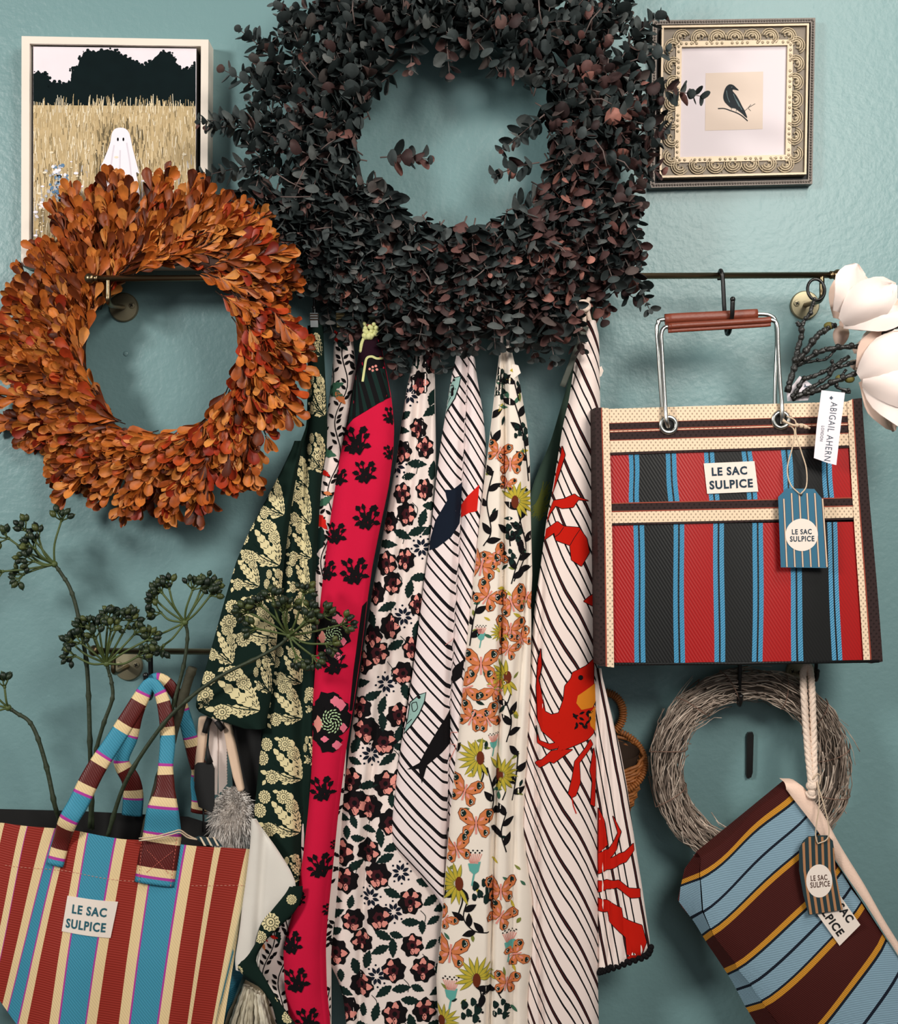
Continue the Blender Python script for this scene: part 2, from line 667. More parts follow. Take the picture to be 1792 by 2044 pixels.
wall = struct('wall_back', (0, 0.05, 1.4), (5.0, 0.1, 2.8), M['wall'])
struct('floor', (0, -1.6, -0.05), (5.0, 3.4, 0.1), M['floor'])
mbw = MB()
W0 = FR(0)
mbw.lathe([(0.0035, 0), (0.003, 0.0006), (0.001, 0.0009)], W0(251, 706), (0, -1, 0), 12)
tag(mbw.build('filled_screw_hole', M['wall']), 'small filled screw hole in the teal wall inside the orange wreath', 'wall mark')

# ---------------------------------------------------------------- rails with brackets
def rail(xa, xb, y, y2, d0, brackets, plates, label):
    f = FR(d0)
    root = empty('hanging_rail', f((xa + xb) / 2, y, 0), label, 'rail', 'brass hanging rails on the wall')
    mb = MB()
    r = 6.2 * f.k
    mb.tube([f(xa, y), f(xb, y2)], r, 14)
    mb.build('rod', M['dark_metal'], root)
    for x, yy in ((xa, y), (xb, y2)):
        mb = MB()
        mb.ball(f(x, yy), 11.5 * f.k, n=16, m=10)
        sg = 1 if x == xa else -1
        mb.tube([f(x + sg * 8, yy), f(x + sg * 16, yy)], 8 * f.k, 14)
        mb.build('finial', M['dark_metal'], root)
    for (bx, drop), (wx, wy) in zip(brackets, plates):
        yy = y + (y2 - y) * (bx - xa) / (xb - xa)
        mb = MB()
        pw = W0(wx, wy)
        end = f(bx, yy + drop)
        pts = [f(bx, yy), f(bx, yy + drop * 0.55), f(bx, yy + drop * 0.85), tuple(np.array(end) * 0.85 + np.array(pw) * 0.15), tuple(np.array(end) * 0.5 + np.array(pw) * 0.5), (pw[0], pw[1] - 0.002, pw[2])]
        mb.tube(catmull(pts, 5), 5.2 * f.k, 10)
        mb.build('bracket_arm', M['dark_metal'], root)
        mb = MB()
        R = 29 * S
        mb.lathe([(R, 0), (R, 0.003), (R * 0.93, 0.0045), (R * 0.3, 0.0055), (0.0002, 0.0056)], pw, (0, -1, 0), 32)
        pl = mb.build('wall_plate', M['brass_plate'], root, smooth=False)
        for sx in (-1, 1):
            mb = MB()
            c = (pw[0] + sx * 17 * S, -0.005, pw[2] + 3 * S)
            mb.lathe([(6.5 * S, 0), (6 * S, 0.0014), (2 * S, 0.0018), (0.0001, 0.0018)], c, (0, -1, 0), 12)
            for q in (0.5, 0.5 + math.pi / 2):
                mb.box((c[0], c[1] - 0.0019, c[2]), (7.5 * S, 0.0004, 1.8 * S), 1, Matrix.Rotation(q, 3, 'Y'))
            mb.build('screw', [M['brass_plate'], M['black']], pl, smooth=False)
    return root


RD = 0.08
rail(180, 1672, 556, 549, RD, [(216, 52), (1640, 50)], [(248, 614), (1605, 610)], 'upper dark brass rail the towels and the red striped bag hang from')
rail(188, 1640, 1299, 1310, 0.062, [(226, 46), (1612, 44)], [(257, 1329), (1596, 1342)], 'lower dark brass rail seen behind the berry stems')
FRL = FR(RD)
FLL = FR(0.062)


def s_hook(x, y, drop, fr, label, r=3.6, top=11, bot=13, mt='black_metal', tip=None, lean=0):
    """a black hook: small loop over the rail, shank, open crook below facing the camera"""
    root = empty('hook', fr(x, y + drop), label, 'hook', 'black hooks on the rails')
    mb = MB()
    pts = [(x, y + 6, -top), (x, y - 6, -top * 0.9), (x, y - top, 0), (x, y - 4, top * 0.9), (x + lean * .2, y + 10, top), (x + lean * .6, y + drop * 0.6, top * 0.7),
           (x + lean, y + drop - bot, 2), (x + lean, y + drop - 2, bot * 0.3), (x + lean, y + drop, bot), (x + lean, y + drop - bot * 0.9, bot * 1.8), (x + lean, y + drop - bot * 1.9, bot * 2.0)]
    mb.tube([fr(*p) for p in catmull(pts, 5)], r * fr.k, 8)
    mb.build('shank', M[mt], root)
    mb = MB()
    mb.ball(fr(*pts[-1]), r * 1.25 * fr.k)
    mb.build('tip', M[mt], root)
    return root


# ---------------------------------------------------------------- ghost picture in a floater frame
gf = FR(0.0)
GT = FR(0.033)
gk = 0.033 / gf.k     # frame thickness in pixels


def quad_ring(mb, fr, outer, inner, d0, d1, m=0):
    for i in range(4):
        a, b = outer[i], outer[(i + 1) % 4]
        c, d = inner[(i + 1) % 4], inner[i]
        mb.prism([a, b, c, d], fr, d0, d1, m)


def at_depth(pts, d):
    """pixel positions (as seen on the wall plane frame) for points measured on a plane d metres forward"""
    q = (D - d) / D
    return [(CX + (x - CX) * q, CY + (y - CY) * q) for x, y in pts]


groot = empty('framed_picture', W0(230, 520, 0), 'cream floater frame with a painting of a white sheet ghost in a field', 'picture')
go = at_depth([(43, 72), (416, 79), (413, 530), (42, 530)], 0.033)
gi = at_depth([(59, 87), (401, 92), (399, 516), (58, 516)], 0.033)
names = ['frame_rail', 'frame_stile', 'frame_rail', 'frame_stile']
for i in range(4):
    mb = MB()
    mb.prism([go[i], go[(i + 1) % 4], gi[(i + 1) % 4], gi[i]], gf, 0, gk)
    mb.build(names[i], M['white_wood'], groot, smooth=False)
mb = MB()
mb.prism(gi, gf, 1, 6)
mb.build('backing_board', M['charcoal_side'], groot, smooth=False)

# the canvas: a painted field, dark trees, pale sky, ghost and flowers as flat paint
cd = 0.028
cfr = FR(cd)
P_ = {
    'sky': mat('paint_sky', (240, 230, 236), 0.85, spec=.12, var=0.03), 'tree': mat('paint_trees', (10, 24, 26), 0.85, spec=.12, var=0.25, vscale=60),
    'g0': mat('paint_grass_straw', (196, 172, 130), 0.85, spec=.12, var=0.2, vscale=120), 'g1': mat('paint_grass_gold', (222, 200, 158), 0.8), 'g2': mat('paint_grass_olive', (150, 132, 98), 0.85, spec=.12),
    'g3': mat('paint_grass_brown', (120, 106, 80), 0.85, spec=.12), 'g4': mat('paint_grass_pale', (238, 224, 196), 0.8), 'wh': mat('paint_ghost_white', (244, 238, 246), 0.8, var=0.03, vscale=40),
    'bl': mat('paint_flower_blue', (92, 128, 162), 0.8), 'bk': mat('paint_black', (14, 16, 20), 0.85, spec=.1), 'sh': mat('paint_ghost_fold', (222, 214, 224), 0.8), 'dk': mat('paint_field_dark', (92, 82, 62), 0.85, spec=.12), 'gy': mat('paint_grey', (184, 184, 190), 0.8)}
PK = list(P_)
PM = [P_[k] for k in PK] + [M['charcoal_side']]
PI = {k: i for i, k in enumerate(PK)}
mb = MB()
X0, Y0, X1, Y1 = 66, 93, 392, 508
mb.prism([(X0, Y0), (X1, Y0 + 4), (X1 - 2, Y1), (X0, Y1)], cfr, -34, 0, PI['sky'], len(PM) - 1)
pl = [0.0]


def paint(poly, key, lay):
    q = [(min(max(x, X0 + .5), X1 - 1.5), min(max(y, Y0 + 2), Y1 - 1)) for x, y in poly]
    a = parea(q)
    if abs(a) < 0.3: return
    if a > 0: q = q[::-1]
    pl[0] += 0.00004
    mb.add([cfr(x, y, 0.25 + lay * 0.22 + pl[0]) for x, y in q], [tuple(range(len(q)))], PI[key])


R_ = random.Random(3)
paint([(X0, 205), (X1, 205), (X1, Y1), (X0, Y1)], 'g0', 0)
tl = [(66, 150), (75, 147), (88, 146), (96, 152), (99, 168), (110, 166), (126, 166), (140, 160), (143, 140), (156, 130), (160, 112), (175, 103), (195, 102), (214, 98), (232, 104), (246, 112), (264, 118), (276, 128), (286, 134), (300, 124), (316, 108), (330, 104), (344, 110), (352, 122), (362, 138), (375, 140), (384, 132), (392, 124)]
jag = []
for (a, b) in zip(tl[:-1], tl[1:]):
    for t in (0, .25, .5, .75):
        jag.append((a[0] + (b[0] - a[0]) * t + R_.uniform(-1.5, 1.5), a[1] + (b[1] - a[1]) * t + R_.uniform(-3, 3)))
paint(jag + [(392, 212), (66, 210)], 'tree', 1)
for i in range(150):
    x, y = R_.choice(jag)
    paint(m_disc(x + R_.uniform(-3, 3), y + R_.uniform(-3, 4), R_.uniform(1.2, 4), 6), 'tree', 1)
# dark hollow behind the ghost
for i in range(120):
    a = R_.uniform(0, 6.28); q = R_.random() ** .5
    x, y = 240 + 52 * q * math.cos(a), 330 + 75 * q * math.sin(a)
    paint(m_stroke([(x, y), (x + R_.uniform(-3, 3), y - R_.uniform(10, 26))], R_.uniform(1.2, 3)), R_.choice(['g3', 'dk', 'g2']), 1.6)
for i in range(2200):
    x = R_.uniform(X0, X1); t = R_.random()
    y = 212 + t * 296
    h = R_.uniform(6, 22) + 10 * t
    low = min(1, max(0, (y - 300) / 200))
    key = R_.choice(['g0', 'g1', 'g1', 'g4', 'g2', 'g1'] if R_.random() > low else ['g0', 'g2', 'g3', 'g4', 'dk', 'gy', 'g2'])
    if abs(x - 240) < 48 and 255 < y < 480 and R_.random() < .6: key = R_.choice(['g2', 'g3', 'dk'])
    paint(m_stroke([(x, y), (x + R_.uniform(-3, 3), y - h)], R_.uniform(0.7, 2.0)), key, 2)
for i in range(70):
    x = R_.choice([R_.uniform(X0, X1), R_.gauss(200, 18), R_.gauss(300, 12)])
    paint(m_stroke([(x, 225), (x + R_.uniform(-4, 4), 225 - R_.uniform(14, 38))], 1.1), R_.choice(['g1', 'g4', 'g0']), 2)
# ghost
gh = [(240, 255), (250, 257), (257, 264), (261, 276), (264, 292), (270, 316), (276, 338), (278, 347), (272, 345), (277, 372), (282, 420), (286, 470), (198, 470), (203, 420), (207, 372), (206, 342), (200, 336), (207, 320), (216, 298), (221, 282), (223, 268), (229, 258)]
gh = [tuple(p) for p in catmull(gh, 3, True)]
paint(gh, 'wh', 3)
for a in ([(228, 290), (222, 330), (214, 400), (212, 455)], [(253, 285), (260, 330), (266, 400), (268, 455)], [(240, 300), (239, 380), (244, 450)]):
    paint(m_stroke(catmull(a, 5), 3.0), 'sh', 3.4)
for ex in (235.5, 246.5):
    paint(m_disc(ex, 278.5, 1.9, 10, 1, 2.0), 'bk', 4)
for i in range(240):
    x, y = R_.uniform(196, 290), R_.uniform(395, 480)
    paint(m_stroke([(x, y), (x + R_.uniform(-2, 2), y - R_.uniform(5, 22))], R_.uniform(.7, 1.8)), R_.choice(['g0', 'g3', 'wh', 'g4', 'gy', 'g2']), 4.2)
for i in range(130):
    x, y = R_.gauss(116, 11), R_.uniform(330, 415)
    x = 116 + (x - 116) * (0.5 + (y - 330) / 90)
    paint(m_disc(x, y, R_.uniform(1.5, 4.2), 6), R_.choice(['bl', 'bl', 'gy', 'bk'] if y > 350 else ['bl', 'gy', 'wh']), 4.4)
for i in range(60):
    x, y = R_.choice([(R_.uniform(70, 390), R_.uniform(300, 500)), (R_.gauss(300, 25), R_.gauss(375, 18)), (R_.gauss(82, 8), R_.gauss(400, 30))])
    paint(m_disc(x, y, R_.uniform(1.5, 4.0), 7, 1.3, .7), R_.choice(['wh', 'g4']), 4.6)
mb.build('painted_canvas', PM, groot, smooth=False)

# ---------------------------------------------------------------- crow print in a carved silver-gold frame
broot = empty('framed_print', W0(1460, 372, 0), 'small crow print in an ornate silver and black frame', 'picture')
BF = FR(0.012)
M['pewter'] = mat('pewter_frame', (104, 96, 90), 0.5, metal=0.4, var=0.2, vscale=90, bump=0.2, bscale=500)
M['silver_gold'] = mat('silver_gold_leaf', (176, 160, 134), 0.42, metal=0.35, var=0.22, vscale=70, bump=0.3, bscale=350)
M['silver_pale'] = mat('pale_gold_leaf', (176, 158, 134), 0.45, metal=0.3, var=0.1, vscale=70)
M['mat_board'] = mat('white_mat_board', (222, 212, 216), 0.9, spec=.2)
M['print_cream'] = mat('cream_print_paper', (218, 200, 186), 0.9, spec=.2, var=0.03, vscale=40)
bo = [(1302, 42), (1626, 37), (1620, 368), (1297, 376)]


def qlerp(q, u, v):
    (ax, ay), (bx, by), (cx, cy), (dx, dy) = q
    return ((ax * (1 - u) + bx * u) * (1 - v) + (dx * (1 - u) + cx * u) * v, (ay * (1 - u) + by * u) * (1 - v) + (dy * (1 - u) + cy * u) * v)


def inset(q, px):
    w, h = 324.0, 332.0
    u, v = px / w, px / h
    return [qlerp(q, u, v), qlerp(q, 1 - u, v), qlerp(q, 1 - u, 1 - v), qlerp(q, u, 1 - v)]


mb = MB(); quad_ring(mb, BF, bo, inset(bo, 9), -16, 4)
mb.build('outer_moulding', M['pewter'], broot, smooth=False)
mb = MB()
for i in range(4):
    a, b = inset(bo, 4.5)[i], inset(bo, 4.5)[(i + 1) % 4]
    for j in range(60):
        t = (j + .5) / 60
        mb.ball(BF(a[0] + (b[0] - a[0]) * t, a[1] + (b[1] - a[1]) * t, 4), 2.3 * BF.k, n=6, m=4)
mb.build('bead_border', M['pewter'], broot)
mb = MB(); quad_ring(mb, BF, inset(bo, 9), inset(bo, 19), -16, -1)
mb.build('black_cove', M['black'], broot, smooth=False)
g0, g1, g2, g3 = inset(bo, 16), inset(bo, 20), inset(bo, 46), inset(bo, 57)
mb = MB(); quad_ring(mb, BF, g0, g1, -10, 17)
mb.build('gilt_edge', M['silver_pale'], broot, smooth=False)
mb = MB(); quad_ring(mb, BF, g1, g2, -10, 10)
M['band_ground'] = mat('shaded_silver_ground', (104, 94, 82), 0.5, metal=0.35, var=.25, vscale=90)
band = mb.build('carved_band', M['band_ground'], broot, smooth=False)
# carved shells and scrolls
for i in range(4):
    a, b = g1[i], g1[(i + 1) % 4]
    c, d = g2[(i + 1) % 4], g2[i]
    nsh = 7
    for j in range(nsh):
        t = (j + .5) / nsh
        p0 = np.array(a) * (1 - t) + np.array(b) * t
        p1 = np.array(d) * (1 - t) + np.array(c) * t
        ctr = (p0 + p1) / 2
        inw = (p1 - p0) / np.hypot(*(p1 - p0))
        tan = np.array((-inw[1], inw[0]))
        mbs = MB()
        for rr, hh in ((17, 1.6), (12.5, 2.0), (8, 2.4)):
            path = []
            for q in np.linspace(-1.9, 1.9, 13):
                o = ctr + inw * 8 - inw * math.cos(q) * rr * 0.95 + tan * math.sin(q) * rr
                path.append(BF(o[0], o[1], 10.5 + hh))
            mbs.tube(path, hh * 0.95 * BF.k, 6)
        o = ctr + inw * 4
        mbs.ball(BF(o[0], o[1], 11), 4.2 * BF.k, n=8, m=6)
        for sg in (-1, 1):
            path = []
            for q in np.linspace(0, 1, 7):
                o = ctr + inw * (11 - 14 * q * q) + tan * sg * (3 + 15 * q)
                path.append(BF(o[0], o[1], 11.5))
            mbs.tube(path, [2.2 * BF.k * (1 - .7 * q) for q in np.linspace(0, 1, 7)], 6)
        mbs.build('carved_shell', M['silver_gold'], band)
mb = MB(); quad_ring(mb, BF, g2, g3, -10, 13)
lip = mb.build('inner_lip', M['silver_pale'], broot, smooth=False)
mb = MB()
for i in range(4):
    a, b = inset(bo, 51)[i], inset(bo, 51)[(i + 1) % 4]
    for j in range(22):
        t = (j + .5) / 22
        if j % 5 == 4: continue
        mb.ball(BF(a[0] + (b[0] - a[0]) * t, a[1] + (b[1] - a[1]) * t, 12.5), 3.2 * BF.k, n=8, m=4, sc=(1, .8, 1))
mb.build('bead_carving', M['silver_gold'], lip)
mb = MB(); mb.prism(g3, BF, -12, 6)
mb.build('mat_board', M['mat_board'], broot, smooth=False)
mb = MB()


def flat(mb, poly, fr, d, mi=0):
    if parea(poly) > 0: poly = poly[::-1]
    mb.add([fr(x, y, d) for x, y in poly], [tuple(range(len(poly)))], mi)


zb = lambda x, y: (1270 + x / 4.716, 20 + y / 4.716)
flat(mb, [zb(645, 605), zb(1185, 590), zb(1180, 1130), zb(640, 1145)], BF, 6.4, 0)
bird = [(872, 710), (905, 718), (930, 740), (955, 768), (905, 760), (900, 775), (930, 810), (960, 860), (990, 920), (1010, 955), (1035, 1020), (1020, 1020), (985, 985), (945, 955), (925, 940), (905, 935), (880, 930), (845, 900), (820, 870), (810, 830), (815, 790), (828, 750), (845, 725)]
flat(mb, [zb(*p) for p in catmull(bird, 3, True)], BF, 6.9, 1)
flat(mb, m_stroke([zb(*p) for p in catmull([(760, 938), (820, 938), (880, 958), (940, 980), (990, 1010), (1040, 1055)], 4)], 2.2), BF, 6.7, 1)
for pth in ([(1010, 962), (1040, 935), (1070, 900)], [(1045, 930), (1080, 910), (1110, 892)], [(1045, 935), (1068, 960)], [(890, 930), (885, 950)], [(935, 945), (930, 965)]):
    flat(mb, m_stroke([zb(*p) for p in pth], 0.9), BF, 6.8, 1)
for pth in ([(840, 770), (850, 830), (870, 880)], [(905, 800), (930, 860), (960, 920)], [(885, 740), (895, 735)], [(930, 850), (960, 905), (985, 950)]):
    flat(mb, m_stroke([zb(*p) for p in catmull(pth, 4)], 1.3), BF, 7.1, 2)
mb.build('crow_print', [M['print_cream'], mat('crow_ink', (16, 26, 32), .8), mat('crow_feather_grey', (92, 112, 116), .8)], broot, smooth=False)


# ---------------------------------------------------------------- leaves and wreaths
def leaf_mesh(name, prof, cup, bend, m, tip=0.0):
    """unit leaf: along +x, normal +z"""
    mid, lf, rt = [], [], []
    n = len(prof)
    for i, (x, w) in enumerate(prof):
        z = bend * x * x
        mid.append((x, 0, z - cup * w * 0.5)); lf.append((x, w, z + cup * w)); rt.append((x, -w, z + cup * w))
    V = mid + lf + rt
    F = []
    for i in range(n - 1):
        F.append((i, i + 1, n + i + 1, n + i)); F.append((i + 1, i, 2 * n + i, 2 * n + i + 1))
    me = bpy.data.meshes.new(name)
    me.from_pydata(V, [], F)
    me.materials.append(m)
    me.polygons.foreach_set('use_smooth', [True] * len(F))
    me.update()
    return me, np.array(V), F


def mat_from(pos, ax, nrm, sc):
    x = Vector(ax).normalized()
    z = Vector(nrm); z = (z - x * z.dot(x))
    z = z.normalized() if z.length > 1e-6 else x.orthogonal().normalized()
    y = z.cross(x)
    R = Matrix(((x.x, y.x, z.x), (x.y, y.y, z.y), (x.z, y.z, z.z))).to_4x4()
    return Matrix.Translation(pos) @ R @ Matrix.Scale(sc, 4)


def place_leaves(items, kinds, root, nsep, leafname, stuffname, score):
    """items: (matrix, kind). The nearest nsep are leaves of their own, the rest one part."""
    order = sorted(range(len(items)), key=lambda i: -score(items[i]))
    sep = set(order[:nsep])
    off = wloc(root)
    T = Matrix.Translation(-off)
    V, F, MI = [], [], []
    b = 0
    for i, (mx, kd) in enumerate(items):
        me, vv, ff = kinds[kd]
        if i in sep:
            o = bpy.data.objects.new(leafname, me)
            COL.objects.link(o)
            o.parent = root
            o.matrix_basis = T @ mx
        else:
            A = np.array(mx)
            w = vv @ A[:3, :3].T + A[:3, 3]
            V.append(w)
            F.extend(tuple(b + j for j in f) for f in ff)
            MI.extend([kd] * len(ff))
            b += len(vv)
    mb = MB()
    mb.v = np.concatenate(V).tolist(); mb.f = F; mb.m = MI
    o = mb.build(stuffname, [k[0].materials[0] for k in kinds], root)
    o['kind'] = 'stuff'
    return o


# orange preserved-leaf wreath
om1 = leaf_mat('orange_leaf', [(0.0, (72, 26, 8)), (0.2, (134, 60, 20)), (0.45, (182, 92, 32)), (0.7, (204, 116, 44)), (0.88, (220, 144, 70)), (1.0, (172, 64, 26))], 0.48, 0.35)
om2 = leaf_mat('red_orange_leaf', [(0.0, (120, 30, 14)), (0.5, (170, 52, 22)), (1.0, (190, 80, 34))], 0.45, 0.35)
obov = [(0, .012), (.2, .04), (.42, .115), (.62, .18), (.8, .21), (.93, .145), (1.0, .02)]
OK = [leaf_mesh('orange_leaf', obov, .35, .12, om1), leaf_mesh('orange_leaf_curled', obov, .7, -.22, om1), leaf_mesh('red_leaf', [(x, w * 1.25) for x, w in obov], .3, .15, om2)]
M['twig'] = mat('dark_twig', (58, 34, 22), .8)
ofr = FR(0.08)


def odepth(x): return 0.043 + 0.31 * (x - 180) * S


oroot = empty('leaf_wreath', ofr(325, 1000), 'wreath of glossy orange-brown leaves hanging on the left end of the upper rail', 'wreath')
items = []
stems = MB()
ocx, ocy = 322, 700
R2 = random.Random(11)


def opos(x, y, dd):
    d = odepth(x) + dd * S
    if 30 < x < 428 and y < 540: d = max(d, 0.040)
    d = max(d, 0.006)
    return Vector(ofr(x, y, (d - ofr.d0) / ofr.k))


def ospray(a, r0, lift, L, outw, red=0.0, wob=0.0):
    """a: clock angle on the ring (0 = right, clockwise down), leaves run clockwise and outwards"""
    x, y = ocx + r0 * math.cos(a), ocy + r0 * math.sin(a) * 1.0
    tang = np.array((-math.sin(a), math.cos(a)))     # clockwise on screen (y down)
    radl = np.array((math.cos(a), math.sin(a)))
    n = max(4, int(L / 12))
    p = np.array((x, y), float)
    path = []
    for i in range(n + 1):
        t = i / n
        dr = tang * (1 - outw * .55) + radl * outw * (0.65 + .55 * t)
        dr = dr / np.hypot(*dr)
        ca, sa = math.cos(wob * t), math.sin(wob * t)
        dr = np.array((dr[0] * ca - dr[1] * sa, dr[0] * sa + dr[1] * ca))
        dd = lift + 16 * math.sin(t * 2.2) - 10 * t
        path.append((p.copy(), dr, dd))
        p = p + dr * (L / n)
    stems.tube([opos(q[0][0], q[0][1], q[2]) for q in path[::2] + [path[-1]]], 1.3 * S, 3)
    for i, (q, dr, dd) in enumerate(path):
        if i == 0: continue
        for sg in ((-1, 1) if i < n else (-1, 0, 1)):
            an = sg * R2.uniform(.12, .5)
            ca, sa = math.cos(an), math.sin(an)
            ax2 = np.array((dr[0] * ca - dr[1] * sa, dr[0] * sa + dr[1] * ca))
            roll = R2.uniform(-.9, .9)
            ax = Vector((ax2[0], -R2.uniform(-.12, .45), -ax2[1]))
            side = Vector((-ax2[1], 0, -ax2[0]))
            nr = Vector((0, -1, 0)) * math.cos(roll) + side * math.sin(roll)
            sc = R2.uniform(36, 50) * S * (0.85 if i == n else 1)
            kd = 2 if R2.random() < red else (1 if R2.random() < .35 else 0)
            items.append((mat_from(opos(q[0] + R2.uniform(-3, 3), q[1] + R2.uniform(-3, 3), dd + R2.uniform(-4, 6)), ax, nr, sc), kd))


for k in range(310):
    a = 2 * math.pi * (k * 0.6180339887 % 1.0)
    lay = R2.random()
    inner = R2.random() < .38
    deg = math.degrees(a)
    leftish = max(0, -math.cos(a))
    right = max(0, math.cos(a))
    if inner:
        ospray(a, R2.uniform(158, 190), R2.uniform(6, 34), R2.uniform(60, 95), R2.uniform(.12, .4), 0.05 + .2 * right)
    else:
        ospray(a, R2.uniform(175, 235), R2.uniform(-14, 34) * (1 - .3 * leftish), (R2.uniform(85, 150) + 14 * leftish) * (1 - .38 * right), R2.uniform(.45, .85) + .12 * leftish, 0.03 + .16 * right, R2.uniform(-.25, .2))
# long sprays that stand out of the ring in the photo
for (a_, r_, L_, o_) in ((-2.25, 235, 125, .72), (-2.05, 235, 120, .8), (-1.75, 240, 80, .8), (-2.5, 235, 110, .75), (2.95, 225, 120, 1.0), (3.1, 225, 115, 1.05), (2.7, 225, 130, .95), (-2.95, 225, 120, .95), (2.5, 230, 110, .9), (1.3, 240, 80, .8), (1.8, 240, 85, .8), (2.1, 240, 90, .75), (-1.35, 230, 70, .5)):
    ospray(a_, r_, 20, L_, o_, .1)
place_leaves(items, OK, oroot, 300, 'leaf', 'leaf_mass', lambda it: -it[0].translation.y + R2.uniform(0, .05) - 0.25 * it[0].translation.x)
mb = MB()
core = []
for q in np.linspace(0, 2 * math.pi, 49)[:-1]:
    core.append(opos(ocx + 205 * math.cos(q), ocy + 205 * math.sin(q), -4))
mb.tube(core, 26 * S, 8, closed=True)
mb.build('wreath_base', M['twig'], oroot)
stems.build('stems', M['twig'], oroot)

# dark eucalyptus wreath
dm1 = leaf_mat('eucalyptus_leaf', [(0.0, (26, 34, 34)), (0.35, (48, 57, 57)), (0.7, (74, 82, 82)), (0.9, (96, 100, 98)), (0.96, (84, 68, 64)), (1.0, (136, 104, 98))], 0.6, 0.3)
dm2 = leaf_mat('eucalyptus_red_leaf', [(0.0, (48, 36, 36)), (0.6, (80, 56, 54)), (0.9, (120, 80, 74)), (1.0, (176, 118, 104))], 0.6, 0.3)
rnd = [(0, .02), (.1, .22), (.3, .4), (.55, .44), (.78, .34), (.93, .18), (1.0, .03)]
DK = [leaf_mesh('round_leaf', rnd, .22, .16, dm1), leaf_mesh('round_leaf_cupped', rnd, .5, -.25, dm1), leaf_mesh('red_round_leaf', rnd, .4, .3, dm2)]
dcx, dcy = 916, 268
dfr = FR(0.09)
droot = empty('eucalyptus_wreath', dfr(916, 640), 'huge wreath of dark grey-green eucalyptus sprays above the rail', 'wreath')
M['eu_stem'] = mat('eucalyptus_stem', (104, 88, 84), .7, var=.3, vscale=80)
items = []
stems = MB()
R3 = random.Random(23)


def dspray(p0, dirp, dz0, dz1, L, droop=0.0, red=.08, sz=1.0, wob=None, thick=1.5):
    """p0 px start, dirp angle, depth from dz0 to dz1 (pixels off the frame plane)"""
    n = max(4, int(L / 13))
    p = np.array(p0, float)
    wob = R3.uniform(-.7, .7) if wob is None else wob
    path = []
    for i in range(n + 1):
        t = i / n
        a = dirp + wob * (t - .3)
        v = np.array((math.cos(a), math.sin(a) + droop * t)); v /= np.hypot(*v)
        path.append((p.copy(), v, dz0 + (dz1 - dz0) * math.sin(t * math.pi / 2)))
        p = p + v * (L / n)
    def W(q, dd): return Vector(dfr(q[0], q[1], max(dd, -118)))
    stems.tube([W(q[0], q[2]) for q in path], [thick * S * (1 - .5 * i / n) for i in range(n + 1)], 4)
    for i, (q, v, dd) in enumerate(path):
        if i == 0: continue
        t = i / n
        twist = i * math.pi / 2 + R3.uniform(-.4, .4)
        side = Vector((-v[1], 0, -v[0]))
        fw = Vector((v[0], 0, -v[1]))
        front = Vector((0, -1, 0))
        for sg in (-1, 1):
            o = (side * math.cos(twist) + front * math.sin(twist)) * sg
            ax = (o + fw * R3.uniform(.25, .8)).normalized()
            nr = (fw * R3.uniform(.5, 1.1) - o * .4 + front * R3.uniform(.0, 1.0)).normalized()
            sc = R3.uniform(24, 36) * S * sz * (1.08 - .5 * t * t)
            kd = 2 if R3.random() < red else (1 if R3.random() < .4 else 0)
            items.append((mat_from(W(q, dd) + o * 2 * S, ax, nr, sc), kd))
        if i == n:
            items.append((mat_from(W(q, dd), fw, front, 11 * S * sz), 2 if R3.random() < .4 else 0))


def dred(x, y):
    return 0.03 + (.3 if x > 1060 and y > 180 else 0) + (.22 if y > 420 and x > 760 else 0)


for k in range(470):
    a = 2 * math.pi * (k * 0.6180339887 % 1.0)
    ex, ey = math.cos(a), math.sin(a)
    u = R3.random()
    r0 = 165 + 190 * u
    x0, y0 = dcx + r0 * 1.0 * ex + (-12 if ex < 0 else 0), dcy + (r0 + 12) * ey
    if y0 < -90: continue
    tangs = R3.choice((-1, 1)) * R3.uniform(.5, 1.5)
    dirp = a + tangs * (1 - .35 * u)
    L = R3.uniform(70, 130)
    if ey > .35:
        dirp = dirp * .5 + (math.pi / 2) * .5 if R3.random() < .6 else dirp
        L += 20
    # keep the hole open
    xe, ye = x0 + L * math.cos(dirp), y0 + L * math.sin(dirp)
    if math.hypot((xe - dcx) / 150, (ye - dcy) / 185) < 1.0:
        dirp = a + R3.uniform(-.6, .6)
    xe = x0 + L * math.cos(dirp)
    if xe > 1285 or xe < 480: L *= .62
    bl = 1 - abs(u - .45) * 1.2
    dspray((x0, y0), dirp, -30 + 40 * bl * R3.random(), -20 + 95 * bl * R3.random(), L, droop=.25, red=dred(x0, y0))
